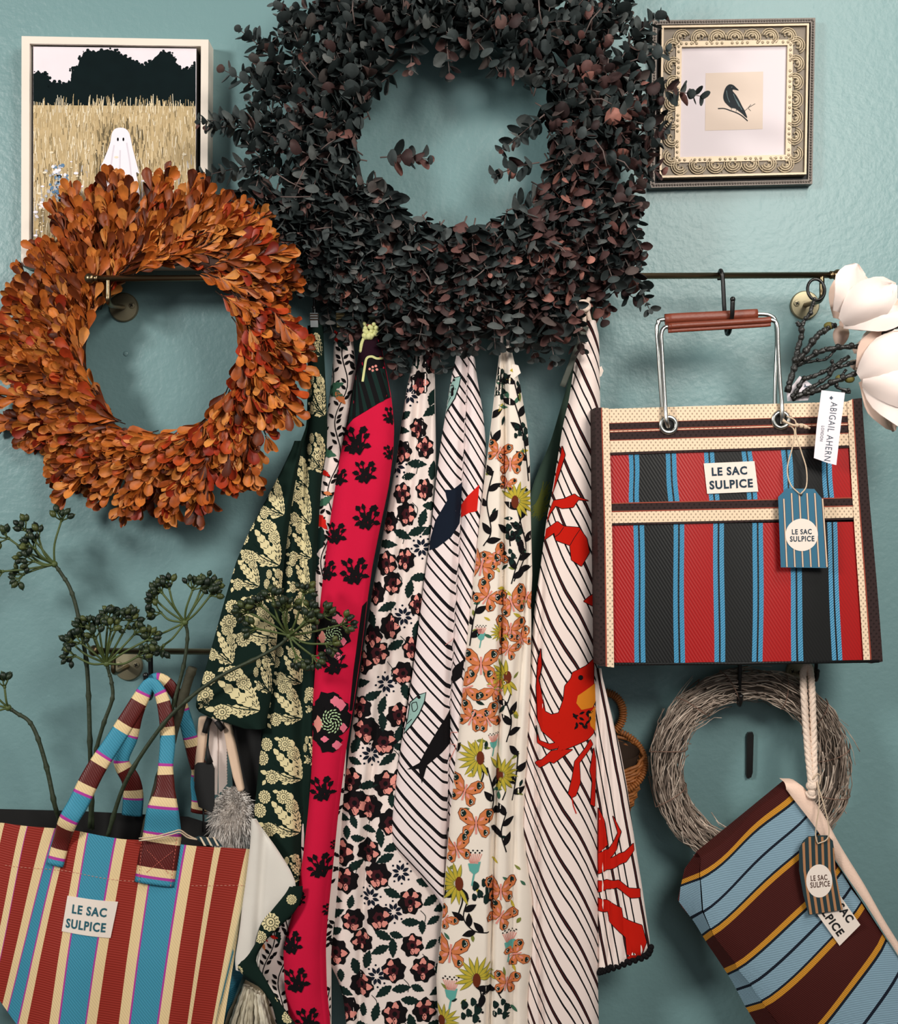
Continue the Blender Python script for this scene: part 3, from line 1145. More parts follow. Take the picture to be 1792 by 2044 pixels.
# denser lower part hanging over the rail
for k in range(120):
    x0 = R3.uniform(690, 1130)
    y0 = R3.uniform(440, 560) - abs(x0 - 940) * .12
    L = R3.uniform(70, 120)
    dspray((x0, y0), math.pi / 2 + R3.uniform(-.9, .9), R3.uniform(-10, 40), R3.uniform(10, 75), L, droop=.4, red=dred(x0, y0), sz=.95)
for k in range(40):
    x0 = R3.uniform(500, 650); y0 = R3.uniform(330, 450)
    dspray((x0, y0), R3.uniform(.6, 2.4), R3.uniform(-20, 30), R3.uniform(0, 50), R3.uniform(70, 110), red=.05)
for x0, y0, a, L, d0_, d1_, rd in (
        (560, 200, -2.65, 120, 10, 20, .03), (540, 235, 3.05, 135, 0, 30, .03), (520, 330, 2.95, 110, 10, 20, .03), (540, 270, 3.3, 120, 10, 25, .03), (560, 130, -2.4, 100, 0, 10, .03), (520, 410, 2.7, 80, 10, 10, .03),
        (760, 320, .1, 95, 20, 60, .5), (1085, 235, 2.45, 110, 20, 30, .05), (1075, 330, 2.9, 90, 20, 30, .2), (890, 60, 1.5, 95, 0, 25, .15), (830, 60, 1.7, 90, 0, 25, .15), (940, 70, .95, 100, 0, 25, .1), (990, 110, .9, 60, 0, 20, .2),
        (1270, 185, .12, 120, 20, 45, .3), (1255, 130, -.3, 70, 20, 30, .05), (1250, 90, -.7, 80, 10, 30, .05), (1265, 250, .3, 60, 20, 30, .2), (1220, 400, 1.1, 125, 20, 45, .2), (1235, 500, 1.15, 135, 20, 40, .1), (1190, 470, 1.3, 120, 20, 50, .25),
        (1080, 600, 1.4, 130, 30, 60, .3), (1040, 590, 1.7, 110, 30, 50, .1), (890, 600, 1.45, 110, 40, 70, .2), (760, 600, 1.35, 100, 20, 30, .02), (700, 540, 1.7, 70, 20, 40, .15), (650, 520, 1.8, 70, 10, 30, .35), (980, 610, 1.5, 95, 40, 60, .1), (850, 600, 1.7, 90, 30, 60, .1), (1120, 600, 1.2, 110, 20, 50, .2), (930, 620, 1.3, 80, 40, 60, .1)):
    dspray((x0, y0), a, d0_, d1_, L, droop=.15, red=rd, wob=R3.uniform(-.25, .25))
# paler bare stems crossing the leaves
for k in range(20):
    a = R3.uniform(0, 6.28); r0 = R3.uniform(235, 330)
    x, y = dcx + r0 * math.cos(a), dcy + r0 * math.sin(a)
    b = a + R3.uniform(-1, 1); L = R3.uniform(30, 60)
    stems.tube([dfr(x, y, 70), dfr(x + L * .5 * math.cos(b), y + L * .5 * math.sin(b), 82), dfr(x + L * math.cos(b + .12), y + L * math.sin(b + .12), 74)], 1.2 * S, 4)
place_leaves(items, DK, droot, 300, 'leaf', 'leaf_mass', lambda it: -it[0].translation.y + R3.uniform(0, .03))
stems.build('stems', M['eu_stem'], droot)
mb = MB()
for k in range(14):
    pth = []
    ph = R3.uniform(0, 6)
    for q in np.linspace(0, 2 * math.pi, 61)[:-1]:
        rr = 268 + 16 * math.sin(q * 3 + ph + k) + (k - 6.5) * 7
        pth.append(dfr(dcx + rr * math.cos(q), dcy + (rr + 10) * math.sin(q), -50 + 22 * math.sin(q * 5 + ph)))
    mb.tube(pth, 7 * S, 6, closed=True)
mb.build('twig_base', mat('black_twig', (30, 28, 28), .85), droot)

# ---------------------------------------------------------------- printed towels on the rail
C = {}
for k, v in {'green': (18, 36, 30), 'cream': (228, 214, 166), 'white': (240, 224, 216), 'black': (18, 16, 18), 'pink': (206, 24, 62), 'dgreen': (20, 40, 36), 'rose': (226, 146, 134), 'plum': (66, 26, 32), 'ivory': (240, 228, 214), 'orange': (208, 122, 74),
             'yellow': (190, 170, 58), 'brown': (104, 46, 26), 'teal': (96, 168, 158), 'olive': (122, 128, 60), 'red': (190, 26, 12), 'amber': (216, 130, 34), 'navy': (20, 28, 42), 'sage': (150, 184, 176), 'scarlet': (206, 34, 26), 'leafgreen': (62, 104, 82), 'stripe_green': (22, 42, 38), 'palegreen': (182, 208, 160), 'rosebright': (232, 120, 140), 'lining': (226, 220, 210), 'lime': (212, 212, 150), 'darkplum': (36, 14, 26)}.items():
    C[k] = cotton('cotton_' + k, v)


def towel_root(x, y, d, label):
    return empty('tea_towel', FR(d)(x, y), label, 'towel', 'printed tea towels on the rail')


RT = random.Random(5)

# -- dark green towel with cream bouquets
t1 = towel_root(560, 1780, .085, 'dark green tea towel printed with cream bouquets, white lining folded out')
G = [C['green'], C['cream'], C['lining']]


def flower(cl, x, y, r, cream=1, ground=0, sx=1.0):
    cl.pr(m_disc(x, y, r, 22, sx, 1, 11, .07), cream, 1)
    n = 14
    for i in range(n):
        a = 2 * math.pi * i / n
        cl.pr(m_stroke([(x + r * .62 * math.cos(a) * sx, y + r * .62 * math.sin(a)), (x + r * .9 * math.cos(a) * sx, y + r * .9 * math.sin(a))], r * .09), ground, 2)
    cl.pr(m_disc(x, y, r * .56, 14, sx), ground, 2)
    cl.pr(m_disc(x, y, r * .48, 14, sx), cream, 3)
    cl.pr(m_disc(x + r * .05, y, r * .25, 10, sx), ground, 4)
    cl.pr(m_disc(x + r * .05, y, r * .16, 8, sx), cream, 5)


def plume(cl, x0, y0, x1, y1, w, cream=1, ground=0):
    L = math.hypot(x1 - x0, y1 - y0); a = math.atan2(y1 - y0, x1 - x0)
    n = 13
    up, dn = [], []
    for i in range(n):
        t = i / (n - 1)
        h = w / 2 * (math.sin(math.pi * min(1, t * .9 + .06)) ** .7) * (1.18 if i % 2 else .78)
        up.append((L * t, -h)); dn.append((L * t, h))
    cl.pr(rotp(up + dn[::-1], a, x0, y0), cream, 1)
    for i in range(2, n - 1, 2):
        t = i / (n - 1)
        for sg in (-1, 1):
            cl.pr(rotp(m_stroke([(L * t - 2, sg * 1.2), (L * t + 3, sg * w * .3)], 1.3), a, x0, y0), ground, 2)


def bouquet(cl, x, y, k=1.0, rot=0.0, sx=1.0, mir=1):
    q = lambda px, py: tuple(np.array((x, y)) + np.array((sx * mir, 1)) * np.array(rotp([(px, py)], rot, 0, 0, k)[0]))
    B = (42, 38)
    for tip, w in (((-44, 20), 17), ((-14, -26), 19), ((24, -44), 16), ((34, -14), 13), ((-2, 34), 12)):
        p0, p1 = q(*B), q(*tip)
        plume(cl, p0[0], p0[1], p1[0], p1[1], w * k * (0.6 + .4 * sx))
    for (fx, fy, r) in ((-30, -34, 13), (-40, -6, 14), (10, -36, 14), (27, -16, 12), (-18, 30, 14)):
        a = q(fx, fy)
        flower(cl, a[0], a[1], r * k, sx=sx)
    for e in ((-36, 42), (-6, -46), (10, 42), (24, 40)):
        a = q(*e); cl.pr(m_leaf(a[0], a[1], 13 * k, 7 * k, RT.uniform(0, 3), 1), 1, 1)
    for e in ((-14, 0), (-24, 10)):
        a, b = q(*B), q(*e)
        cl.pr(m_stroke([a, ((a[0] + b[0]) / 2, (a[1] + b[1]) / 2 + 4), b], 2.0), 0, 3)


# right-hand column, running the whole length
c1 = Cloth(.08, [(648, 612, 644), (700, 612, 645), (760, 612, 648), (850, 610, 652), (900, 590, 650), (960, 575, 640), (1050, 566, 634), (1150, 560, 628), (1250, 545, 630), (1350, 535, 632), (1450, 524, 632), (1520, 515, 632), (1600, 507, 624), (1640, 503, 622), (1680, 520, 616), (1720, 545, 612), (1775, 590, 606)], 22,
           [((640, 1100, 1800), (608, 603, 600), 12, 16)])
for (x, y, k, sx) in ((630, 690, .5, .5), (632, 790, .9, .42), (632, 905, .8, .45), (594, 945, .7, .7), (598, 1010, .85, .6), (594, 1085, .85, .65), (596, 1150, .8, .6), (594, 1240, .9, .65), (575, 1330, .8, .8), (562, 1405, .95, .85), (622, 1400, .5, .6), (560, 1520, 1.0, .92), (620, 1500, .6, .5), (556, 1625, 1.0, .95), (585, 1735, .6, .6)):
    bouquet(c1, x, y, k, RT.uniform(-.15, .15), sx)
for (x, y, r) in ((637, 795, 14), (633, 912, 13), (618, 1385, 13), (592, 990, 12), (598, 1200, 13)):
    flower(c1, x, y, r, sx=.8)
c1.make('long_fold', G, t1)
# left flap, thrown forward, with its slanting hem
c1b = Cloth(.096, [(880, 588, 604), (940, 560, 592), (1000, 528, 582), (1060, 496, 574), (1120, 470, 566), (1200, 446, 560), (1280, 424, 552), (1350, 404, 545), (1405, 388, 538), (1425, 386, 534), (1440, 430, 530), (1455, 500, 528)], 14, ripple=((1.0, 3, 0, .2),))
for (x, y, k, sx) in ((538, 995, .9, .7), (520, 1085, 1.0, .95), (486, 1140, .85, .8), (550, 1170, .7, .6), (500, 1242, 1.05, 1.0), (440, 1285, .85, .8), (540, 1300, .6, .6), (458, 1385, 1.1, 1.1), (525, 1350, .7, .5), (405, 1395, .4, .6)):
    bouquet(c1b, x, y, k, RT.uniform(-.2, .2), sx)
c1b.make('front_fold', G, t1)
# lining that shows where the lower corner folds back
c1c = Cloth(.106, [(1636, 500, 508), (1690, 498, 548), (1740, 492, 580), (1778, 487, 594), (1810, 482, 562), (1850, 478, 524), (1890, 472, 520), (1925, 466, 518), (1938, 470, 512)], 10, [((1630, 1950), (530, 508), 9, 8)])
c1c.make('lining', [C['lining']], t1)
c1d = Cloth(.109, [(1770, 580, 604), (1800, 553, 602), (1830, 528, 582), (1852, 516, 556), (1875, 511, 532), (1900, 505, 516), (1922, 464, 505), (1945, 478, 525), (1962, 510, 532), (2000, 540, 556), (2060, 556, 600)], 6)
for (x, y, r) in ((540, 1840, 18), (520, 1870, 12), (475, 1938, 10), (560, 1990, 11), (575, 2030, 12), (582, 1795, 10)):
    flower(c1d, x, y, r)
c1d.make('turned_hem', G, t1)

# -- white towel with black vines
t2 = towel_root(640, 2044, .06, 'white tea towel with black leafy vines between the green and the magenta one')
c2 = Cloth(.069, [(648, 667, 700), (700, 664, 706), (760, 660, 712), (850, 648, 716), (920, 634, 716), (1000, 624, 712), (1100, 616, 706), (1250, 604, 700), (1500, 580, 690), (1750, 540, 680), (1830, 530, 670), (1870, 516, 665), (1930, 512, 660), (1990, 530, 660), (2060, 545, 660)], 20)
VM = [C['white'], C['black'], C['leafgreen'], C['orange'], C['scarlet'], C['dgreen']]
for k in range(7):
    x = 520 + k * 34
    pth = []
    ph = RT.uniform(0, 6)
    for y in range(640, 2060, 12):
        xx = x + (150 - k * 6) * (1 - (y - 640) / 1420) + 9 * math.sin(y * .045 + ph)
        pth.append((xx, y))
    for i in range(0, len(pth) - 1, 6):
        c2.pr(m_stroke(pth[i:i + 7], 2.0), 1, 1)
    for i, p in enumerate(pth):
        for sg in (-1, 1):
            if RT.random() < .55:
                c2.pr(m_leaf(p[0] + sg * 8, p[1] + RT.uniform(-4, 4), 14, 6.5, -math.pi / 2 + sg * .8), 1, 2)
for (x, y, a, mi, L) in ((668, 668, 1.2, 4, 34), (690, 665, 1.4, 5, 40), (684, 690, .8, 5, 30), (670, 785, .4, 2, 36), (672, 770, -.3, 2, 32), (680, 795, .9, 3, 32), (655, 905, .3, 2, 36), (640, 915, -.5, 2, 34), (650, 945, .6, 4, 22), (655, 985, .2, 3, 18), (625, 1025, 1.3, 4, 50), (640, 1040, .9, 4, 44), (650, 1000, -.6, 2, 34), (625, 1060, 1.6, 3, 40), (635, 1080, 1.8, 5, 60), (628, 1120, 1.5, 5, 44), (548, 1870, .2, 4, 16), (530, 1875, .8, 4, 14), (526, 1890, 1.2, 3, 16), (556, 1870, 1.4, 5, 26)):
    c2.pr(m_leaf(x, y, L, L * .42, a, 1), mi, 3)
c2.make('cloth', VM, t2)

# -- magenta towel, dark striped top
t3 = towel_root(640, 2044, .09, 'magenta tea towel with black posies and a dark green striped top')
rows3 = [(648, 724, 752), (690, 716, 760), (720, 712, 766), (790, 700, 780), (850, 690, 786), (900, 678, 784), (970, 667, 775), (1050, 655, 758), (1130, 645, 742), (1200, 637, 732), (1300, 629, 720), (1400, 622, 706), (1500, 621, 689), (1560, 618, 682), (1640, 611, 672), (1700, 604, 666), (1800, 590, 656), (1850, 575, 651), (1900, 562, 648), (1980, 565, 650), (2060, 578, 658)]
c3 = Cloth(.084, rows3, 30, [((650, 1200, 2050), (745, 705, 640), 22, 5)])
PKM = [C['pink'], C['black'], C['stripe_green'], C['darkplum'], C['lime'], C['rosebright'], C['palegreen'], C['rose'], C['red']]
dk = [(640, 640), (830, 640), (830, 770), (782, 792), (740, 815), (705, 836), (690, 852), (680, 880), (640, 920)]
c3.pr(dk, 1, 1)
yb3 = lambda x: float(np.interp(x, (640, 680, 690, 705, 740, 782, 830), (920, 880, 852, 836, 815, 792, 770)))
for i in range(9):
    x = 662 + i * 19
    lo = []
    for e in (9, 0):
        y = 735.0
        while y < yb3(x + e + (y - 735) * .3) - 1: y += 1
        lo.append((x + e + (y - 735) * .3, y))
    c3.pr([(x, 735), (x + 9, 735)] + lo, 2, 2)
c3.pr([(650, 640), (830, 640), (830, 705), (768, 712), (745, 708), (728, 716), (712, 740), (700, 790), (650, 800)], 3, 3)
c3.pr(m_stroke(catmull([(724, 762), (728, 735), (732, 716), (742, 712), (752, 716), (766, 714), (772, 720)], 5), 4.5), 4, 4)
c3.pr(m_stroke(catmull([(706, 660), (716, 678), (704, 720), (700, 770)], 5), 4), 1, 4)
for (x, y) in ((744, 733), (738, 737), (750, 731), (744, 740), (752, 738)):
    c3.pr(m_disc(x, y, 2.6, 8), 7, 4)


def posy(cl, x, y, k, mi, rot=0.0):
    q = lambda px, py: rotp([(px, py)], rot, x, y, k)[0]
    for (ax, ay) in ((-22, -22), (-10, -26), (10, -24), (20, -14), (-24, 0), (-18, 12), (22, 6), (4, -12), (-6, 4), (12, 4), (-10, -8)):
        cl.pr(m_stroke([q(6, 24), q(ax * .5 + 3, ay * .4 + 8), q(ax, ay)], 2.6 * k), mi, 4)
        p = q(ax, ay)
        cl.pr(m_leaf(p[0], p[1], RT.uniform(13, 19) * k, RT.uniform(8, 12) * k, math.atan2(ay, ax) + rot, 1), mi, 5)
    for (ax, ay) in ((-8, 16), (14, -26), (2, -2)):
        p = q(ax, ay); cl.pr(m_disc(p[0], p[1], 7.5 * k, 10, lob=5, amp=.15), mi, 5)


for (x, y, k, r) in ((712, 884, 1.0, 0), (729, 946, .8, .1), (732, 1036, .9, .1), (670, 1068, .75, .1), (708, 1144, .95, 0), (781, 832, .6, .2), (653, 1142, .7, 0), (677, 955, .6, .1), (779, 905, .5, 0), (668, 1325, .85, -.1), (645, 1577, .85, -.15), (668, 1690, .35, 0), (640, 1730, .85, -.1), (656, 1820, .45, 0), (597, 1795, .5, .1), (582, 1884, .8, -.1), (594, 1958, .85, -.15), (614, 2036, .8, 0)):
    posy(c3, x, y, k, 1, r)


def dahlia(cl, x, y, k):
    for (dx, dy, r, mi) in ((0, -24, 26, 1), (-16, -4, 24, 1), (16, 8, 26, 1), (-8, 26, 26, 1), (14, -16, 22, 1), (0, 44, 22, 1)):
        cl.pr(m_disc(x + dx * k, y + dy * k, r * k, 15, 1, 1, 6, .14, dx), mi, 4)
    for (dx, dy, r, mi, sy) in ((12, -32, 9, 5, 1), (22, -24, 8, 5, 1.3), (-20, 12, 8, 7, 1.8), (-8, 40, 7, 5, .8), (26, 20, 6, 5, 1.4), (14, 52, 8, 5, 1)):
        cl.pr(m_disc(x + dx * k, y + dy * k, r * k, 11, 1, sy, 4, .2), mi, 5)
    for i in range(46):
        a = i * 2.4; rr = 20 * k * (i / 46) ** .5
        cl.pr(m_leaf(x + 4 * k + rr * math.cos(a), y + 6 * k + rr * math.sin(a) * 1.15, 6 * k, 2.6 * k, a + 1), 6, 6)


dahlia(c3, 662, 1262, .9)
dahlia(c3, 657, 1432, 1.05)
c3.pr([(722, 1210), (735, 1200), (735, 1300), (705, 1420), (696, 1420), (706, 1330)], 1, 4)
c3.make('cloth', PKM, t3)
mb = MB()
f3 = c3.fr
for i in range(26):
    a = i * 1.3
    mb.ball(f3(738 + RT.uniform(-14, 14), 664 + RT.uniform(-14, 14) - 4, 24 + RT.uniform(-4, 5)), RT.uniform(4, 6.5) * S, n=7, m=5)
for p in catmull([(728, 672, 22), (722, 686, 20), (720, 700, 18)], 5):
    mb.ball(f3(*p), 4 * S, n=7, m=5)
mb.build('ruffled_trim', C['lime'], t3)
mb = MB()
mb.tube([f3(*p) for p in catmull([(730, 660, 14), (734, 640, 6), (740, 632, 4), (746, 640, 6), (748, 660, 14)], 5)], 3 * S, 6)
mb.build('hanging_loop', C['darkplum'], t3)

# -- white towel with dark roses
t4 = towel_root(770, 2044, .07, 'white tea towel with dark plum roses and black leaves beside the magenta one')
rows4 = [(655, 838, 862), (700, 828, 866), (750, 816, 868), (790, 808, 868), (850, 799, 869), (920, 790, 870), (1000, 775, 868), (1090, 759, 862), (1180, 742, 850), (1270, 728, 838), (1380, 712, 820), (1460, 700, 808), (1540, 690, 804), (1600, 680, 806), (1680, 671, 830), (1750, 666, 870), (1800, 662, 892), (1850, 660, 892), (1900, 655, 892), (1930, 655, 890), (1960, 672, 888), (2000, 684, 886), (2060, 690, 884)]
c4 = Cloth(.066, rows4, 26, [((650, 900, 1300, 1600, 2050), (845, 826, 772, 733, 715), 9, 15), ((650, 1500, 1700, 2050), (880, 790, 730, 690), 14, 6)])
RM = [C['white'], C['dgreen'], C['black'], C['plum'], C['rose'], C['navy']]
fl4 = [(838, 764), (835, 855), (848, 893), (861, 723), (803, 902), (847, 977), (803, 985), (811, 1026), (776, 1042), (809, 1117), (772, 1125), (784, 1164), (750, 1184), (833, 1207), (779, 1251), (744, 1271), (822, 1294), (722, 1323), (753, 1303), (804, 1344), (719, 1413), (795, 1428), (766, 1480), (731, 1457), (699, 1558), (769, 1564), (708, 1602), (738, 1612), (681, 1702), (736, 1699), (754, 1746), (690, 1757), (819, 1798), (757, 1830), (704, 1838), (722, 1879), (823, 1885), (670, 1902), (786, 1934), (844, 1934), (722, 1966), (690, 2018), (788, 2021), (847, 2015), (780, 1640), (800, 1560)]
st4 = [(817, 788), (841, 1093), (791, 929), (805, 1230), (770, 1365), (740, 1506), (786, 1818), (752, 1946), (800, 1740), (740, 1790)]


def rose(cl, x, y, r, ph, sx=.88):
    cl.pr(m_disc(x, y, r, 26, sx, 1, 7, .12, ph), 2, 1)
    for i in range(5):
        a = ph + i * 1.26
        cl.pr(m_disc(x + .62 * r * math.cos(a) * sx, y + .62 * r * math.sin(a), r * .27, 9, sx, 1, 3, .25, a), 4 if i % 5 < 3 else 2, 2)
    cl.pr(m_disc(x - 1, y, r * .46, 16, sx, 1, 6, .14, ph), 3, 3)
    cl.pr(m_disc(x, y + .55 * r, r * .2, 8, sx, 1.4), 4, 3)
    cl.pr(m_stroke([(x - r * .2, y + r * .3), (x, y + r * .75)], 1.2), 3, 4)
    cl.pr(m_disc(x, y, r * .2, 9, sx), 2, 4)


for i, (x, y) in enumerate(fl4):
    r = 25 if y > 1400 else 22 + (y - 700) * .003
    rose(c4, x, y, r * RT.uniform(.9, 1.08), i * 1.7, .78 if y < 1300 else .95)
for (x, y) in st4:
    for i in range(8):
        a = i * math.pi / 4 + .3
        c4.pr(m_leaf(x + 11 * math.cos(a), y + 12 * math.sin(a), 14, 7, a), 5, 1)
        c4.pr(m_disc(x + 20 * math.cos(a + .39), y + 22 * math.sin(a + .39), 2.3, 6), 5, 1)
busy = [(x, y, 22) for x, y in fl4] + [(x, y, 20) for x, y in st4]
for i in range(5200):
    y = RT.uniform(670, 2050); l, r = float(c4.xl(y)), float(c4.xr(y))
    x = RT.uniform(l + 4, r - 4)
    if all(math.hypot((x - bx) * 1.12, y - by) > br + 14 for bx, by, br in busy):
        a = RT.choice((.25, -1.25, 1.35, -.35, 2.7)) + RT.uniform(-.25, .25)
        big = RT.random() < .7
        c4.pr(m_leaf(x, y, 40 if big else 29, 16.5 if big else 14, a, .8, 13), 1, 1)
        busy.append((x, y, 14 if big else 10))
for (x, y) in fl4[::2]:
    c4.pr(m_stroke(catmull([(x + 20, y + 18), (x + 30, y + 30), (x + 28, y + 44)], 4), 1.3), 1, 1)
c4.make('cloth', RM, t4)

# -- striped towels
STM = stripe_mat('black_striped_cotton', (240, 224, 222), [(.0, (240, 224, 222)), (.06, (18, 16, 20)), (.18, (240, 224, 222)), (.37, (18, 16, 20)), (.44, (240, 224, 222)), (.64, (18, 16, 20)), (.71, (240, 224, 222))])
STM2 = stripe_mat('black_and_brown_striped_cotton', (240, 222, 214), [(.0, (240, 222, 214)), (.05, (18, 16, 20)), (.09, (70, 30, 28)), (.13, (18, 16, 20)), (.17, (240, 222, 214)), (.36, (18, 16, 20)), (.42, (240, 222, 214)), (.64, (18, 16, 20)), (.70, (240, 222, 214))])

t5 = towel_root(860, 1800, .08, 'white tea towel with black diagonal stripes and printed fish')
rows5 = [(655, 928, 942), (690, 915, 945), (750, 901, 952), (820, 890, 964), (880, 880, 970), (960, 870, 972), (1040, 862, 968), (1100, 855, 962), (1170, 845, 958), (1250, 835, 950), (1330, 825, 945), (1420, 812, 938), (1500, 798, 930), (1580, 788, 922), (1650, 780, 915), (1690, 781, 912), (1750, 836, 908), (1790, 868, 904), (1816, 886, 900)]
c5 = Cloth(.078, rows5, 24, [((650, 720, 900, 1100, 1250, 1450, 1650), (936, 934, 925, 916, 906, 896, 893), 8, 18)])


def uv5(x, y, t, d):
    xc = float(np.interp(y, (650, 720, 900, 1100, 1250, 1450, 1650), (936, 934, 925, 916, 906, 896, 893)))
    sl = 1.0 if y > 1100 else 1.0 + (1100 - y) * .0012
    w = y - sl * (x - xc) * 1.0 - .2 * (d - 15)
    if x > xc: w = y - 1.55 * (x - xc) + 22
    return (w / 76.0, .5)


FM = [STM, C['navy'], C['sage'], C['black'], C['scarlet'], C['rose'], C['white']]
z6 = lambda l: [(800 + x / 3.298, 620 + y / 3.298) for x, y in l]
z7 = lambda l: [(780 + x / 3.319, 1160 + y / 3.319) for x, y in l]
z8 = lambda l: [(780 + x / 3.2, 1600 + y / 3.2) for x, y in l]
c5.pr(z6([(398, 430), (350, 440), (310, 490), (290, 580), (280, 680), (310, 660), (360, 580), (385, 500)]), 3, 1)
c5.pr(z6([(392, 436), (352, 446), (315, 494), (296, 580), (287, 668), (308, 650), (354, 576), (380, 498)]), 2, 2)
c5.pr(z6(m_stroke(catmull([(345, 490), (318, 500), (325, 535), (350, 520), (345, 490)], 4), 5)), 3, 3)
c5.pr(z6(m_disc(352, 458, 8, 8)), 3, 3)
c5.pr(z6(m_stroke([(330, 570), (302, 612)], 5)), 3, 3)
c5.pr(z6([(405, 1125), (340, 1180), (290, 1180), (305, 1250), (230, 1380), (190, 1500), (188, 1580), (240, 1560), (330, 1490), (385, 1400), (400, 1260)]), 1, 2)
c5.pr(z6([(515, 1145), (440, 1220), (398, 1280), (398, 1362), (450, 1330), (500, 1320)]), 4, 2)
c5.pr(z7([(236, 732), (185, 750), (125, 805), (108, 920), (80, 1025), (135, 965), (192, 880), (225, 800)]), 3, 1)
c5.pr(z7([(230, 738), (188, 756), (131, 809), (114, 920), (90, 1010), (131, 958), (186, 876), (219, 798)]), 2, 2)
c5.pr(z7(m_stroke(catmull([(170, 800), (140, 815), (150, 865), (178, 840), (170, 800)], 4), 5)), 3, 3)
c5.pr(z7(m_disc(187, 768, 12, 9)), 3, 3)
c5.pr(z7(m_stroke([(140, 915), (108, 950)], 5)), 3, 3)
c5.pr(z7([(395, 850), (330, 950), (270, 1050), (225, 1130), (190, 1200), (108, 1246), (185, 1240), (206, 1336), (240, 1215), (330, 1140), (395, 1080)]), 3, 2)
c5.pr(z7([(488, 510), (430, 560), (408, 600), (410, 682), (470, 630)]), 3, 2)
c5.pr(z7(m_stroke([(360, 420), (400, 395), (415, 380)], 3)), 5, 2)
c5.pr(z7(m_stroke(catmull([(440, 1000), (400, 1010), (395, 1080), (430, 1090), (390, 1200)], 4), 4)), 5, 2)
c5.make('cloth', FM, t5, uvf=uv5, step=2.2)

# -- white towel with butterflies and sunflowers
t6 = towel_root(960, 2044, .1, 'white tea towel with orange butterflies, yellow sunflowers and black vine leaves')
rows6 = [(690, 999, 1020), (730, 994, 1030), (770, 989, 1040), (850, 980, 1054), (920, 972, 1059), (1000, 962, 1060), (1080, 954, 1062), (1150, 946, 1064), (1200, 941, 1061), (1250, 935, 1062), (1350, 926, 1060), (1450, 917, 1056), (1550, 906, 1050), (1650, 897, 1046), (1730, 890, 1054), (1800, 885, 1064), (1900, 877, 1064), (1960, 870, 1058), (2000, 872, 1054), (2060, 876, 1056)]
cr6 = ((690, 800, 1000, 1200, 1350, 1500, 1800, 2050), (1006, 1006, 1006, 1003, 998, 992, 982, 976))
c6 = Cloth(.088, rows6, 30, [(cr6[0], cr6[1], 6, 20), ((1000, 1300, 1500, 1800), (1058, 1040, 1026, 1022), 9, 14)])
BMt = [C['ivory'], C['black'], C['orange'], C['yellow'], C['brown'], C['teal'], C['olive'], C['dgreen'], C['rose'], C['leafgreen']]


def butterfly(cl, x, y, k, a):
    q = lambda px, py: rotp([(px, py)], a, x, y, k)[0]
    for sg in (-1, 1):
        for wing, (sx_, sy_), (ix, iy), rs in (([(2, -1), (8, -18), (18, -27), (29, -27), (33, -18), (29, -7), (17, 1), (4, 3)], (24, -19), (11, -9), 6.2), ([(3, 3), (15, 3), (24, 8), (25, 18), (18, 26), (11, 24), (5, 13)], (18, 17), (9, 8), 5.0)):
            cx_ = sum(p[0] for p in wing) / len(wing); cy_ = sum(p[1] for p in wing) / len(wing)
            cl.pr([q(sg * (cx_ + (px - cx_) * 1.09), cy_ + (py - cy_) * 1.09) for px, py in wing], 4, 2)
            cl.pr([q(sg * px, py) for px, py in wing], 2, 3)
            p = q(sg * ix, iy); cl.pr(m_leaf(p[0], p[1], 13 * k, 5 * k, math.atan2(iy, sg * ix) + a), 8, 4)
            p = q(sg * sx_, sy_)
            cl.pr(m_disc(p[0], p[1], rs * k, 11, .9, 1.15, 3, .12), 7, 4)
            for e in range(5):
                b = e * .7 - 1.2 + (0 if sg > 0 else math.pi)
                cl.pr(m_disc(p[0] + rs * .62 * k * math.cos(b), p[1] + rs * .62 * k * math.sin(b), 1.0 * k, 5), 0, 5)
        p = q(sg * 19, -8); cl.pr(m_disc(p[0], p[1], 1.9 * k, 7), 1, 4)
    cl.pr(m_stroke([q(0, -14), q(0, 20)], 3.4 * k), 8, 4)


def sunflower(cl, x, y, k, a):
    for i in range(11):
        b = a - 1.9 + i * .38
        L = RT.uniform(22, 31) * k
        p0 = (x + 6 * k * math.cos(b), y + 6 * k * math.sin(b))
        c_ = (p0[0] + L * .5 * math.cos(b), p0[1] + L * .5 * math.sin(b))
        cl.pr(m_leaf(c_[0], c_[1], L + 4, 7.2 * k, b), 6, 2)
        cl.pr(m_leaf(c_[0], c_[1], L + 2, 5.0 * k, b), 3, 3)
    cl.pr(m_disc(x - 3 * k * math.cos(a), y - 3 * k * math.sin(a), 8.5 * k, 14, .75, 1.35), 4, 4)
    cl.pr(m_stroke(catmull([(x - 4 * k * math.cos(a), y + 10 * k), (x + 8 * k, y + 26 * k), (x + 2 * k, y + 46 * k)], 4), 2.2 * k), 1, 2)


def vine(cl, pts, k=1.0, mi=1):
    pth = catmull(pts, 6)
    cl.pr(m_stroke(pth, 2.4 * k), mi, 2)
    for i in range(1, len(pth), 3):
        p = pth[i]
        sg = 1 if (i // 3) % 2 else -1
        a = math.atan2(pth[i][1] - pth[i - 1][1], pth[i][0] - pth[i - 1][0]) + sg * .75 + math.pi
        cl.pr(m_leaf(p[0] + 15 * k * math.cos(a), p[1] + 15 * k * math.sin(a), 31 * k, 14 * k, a), mi, 2)


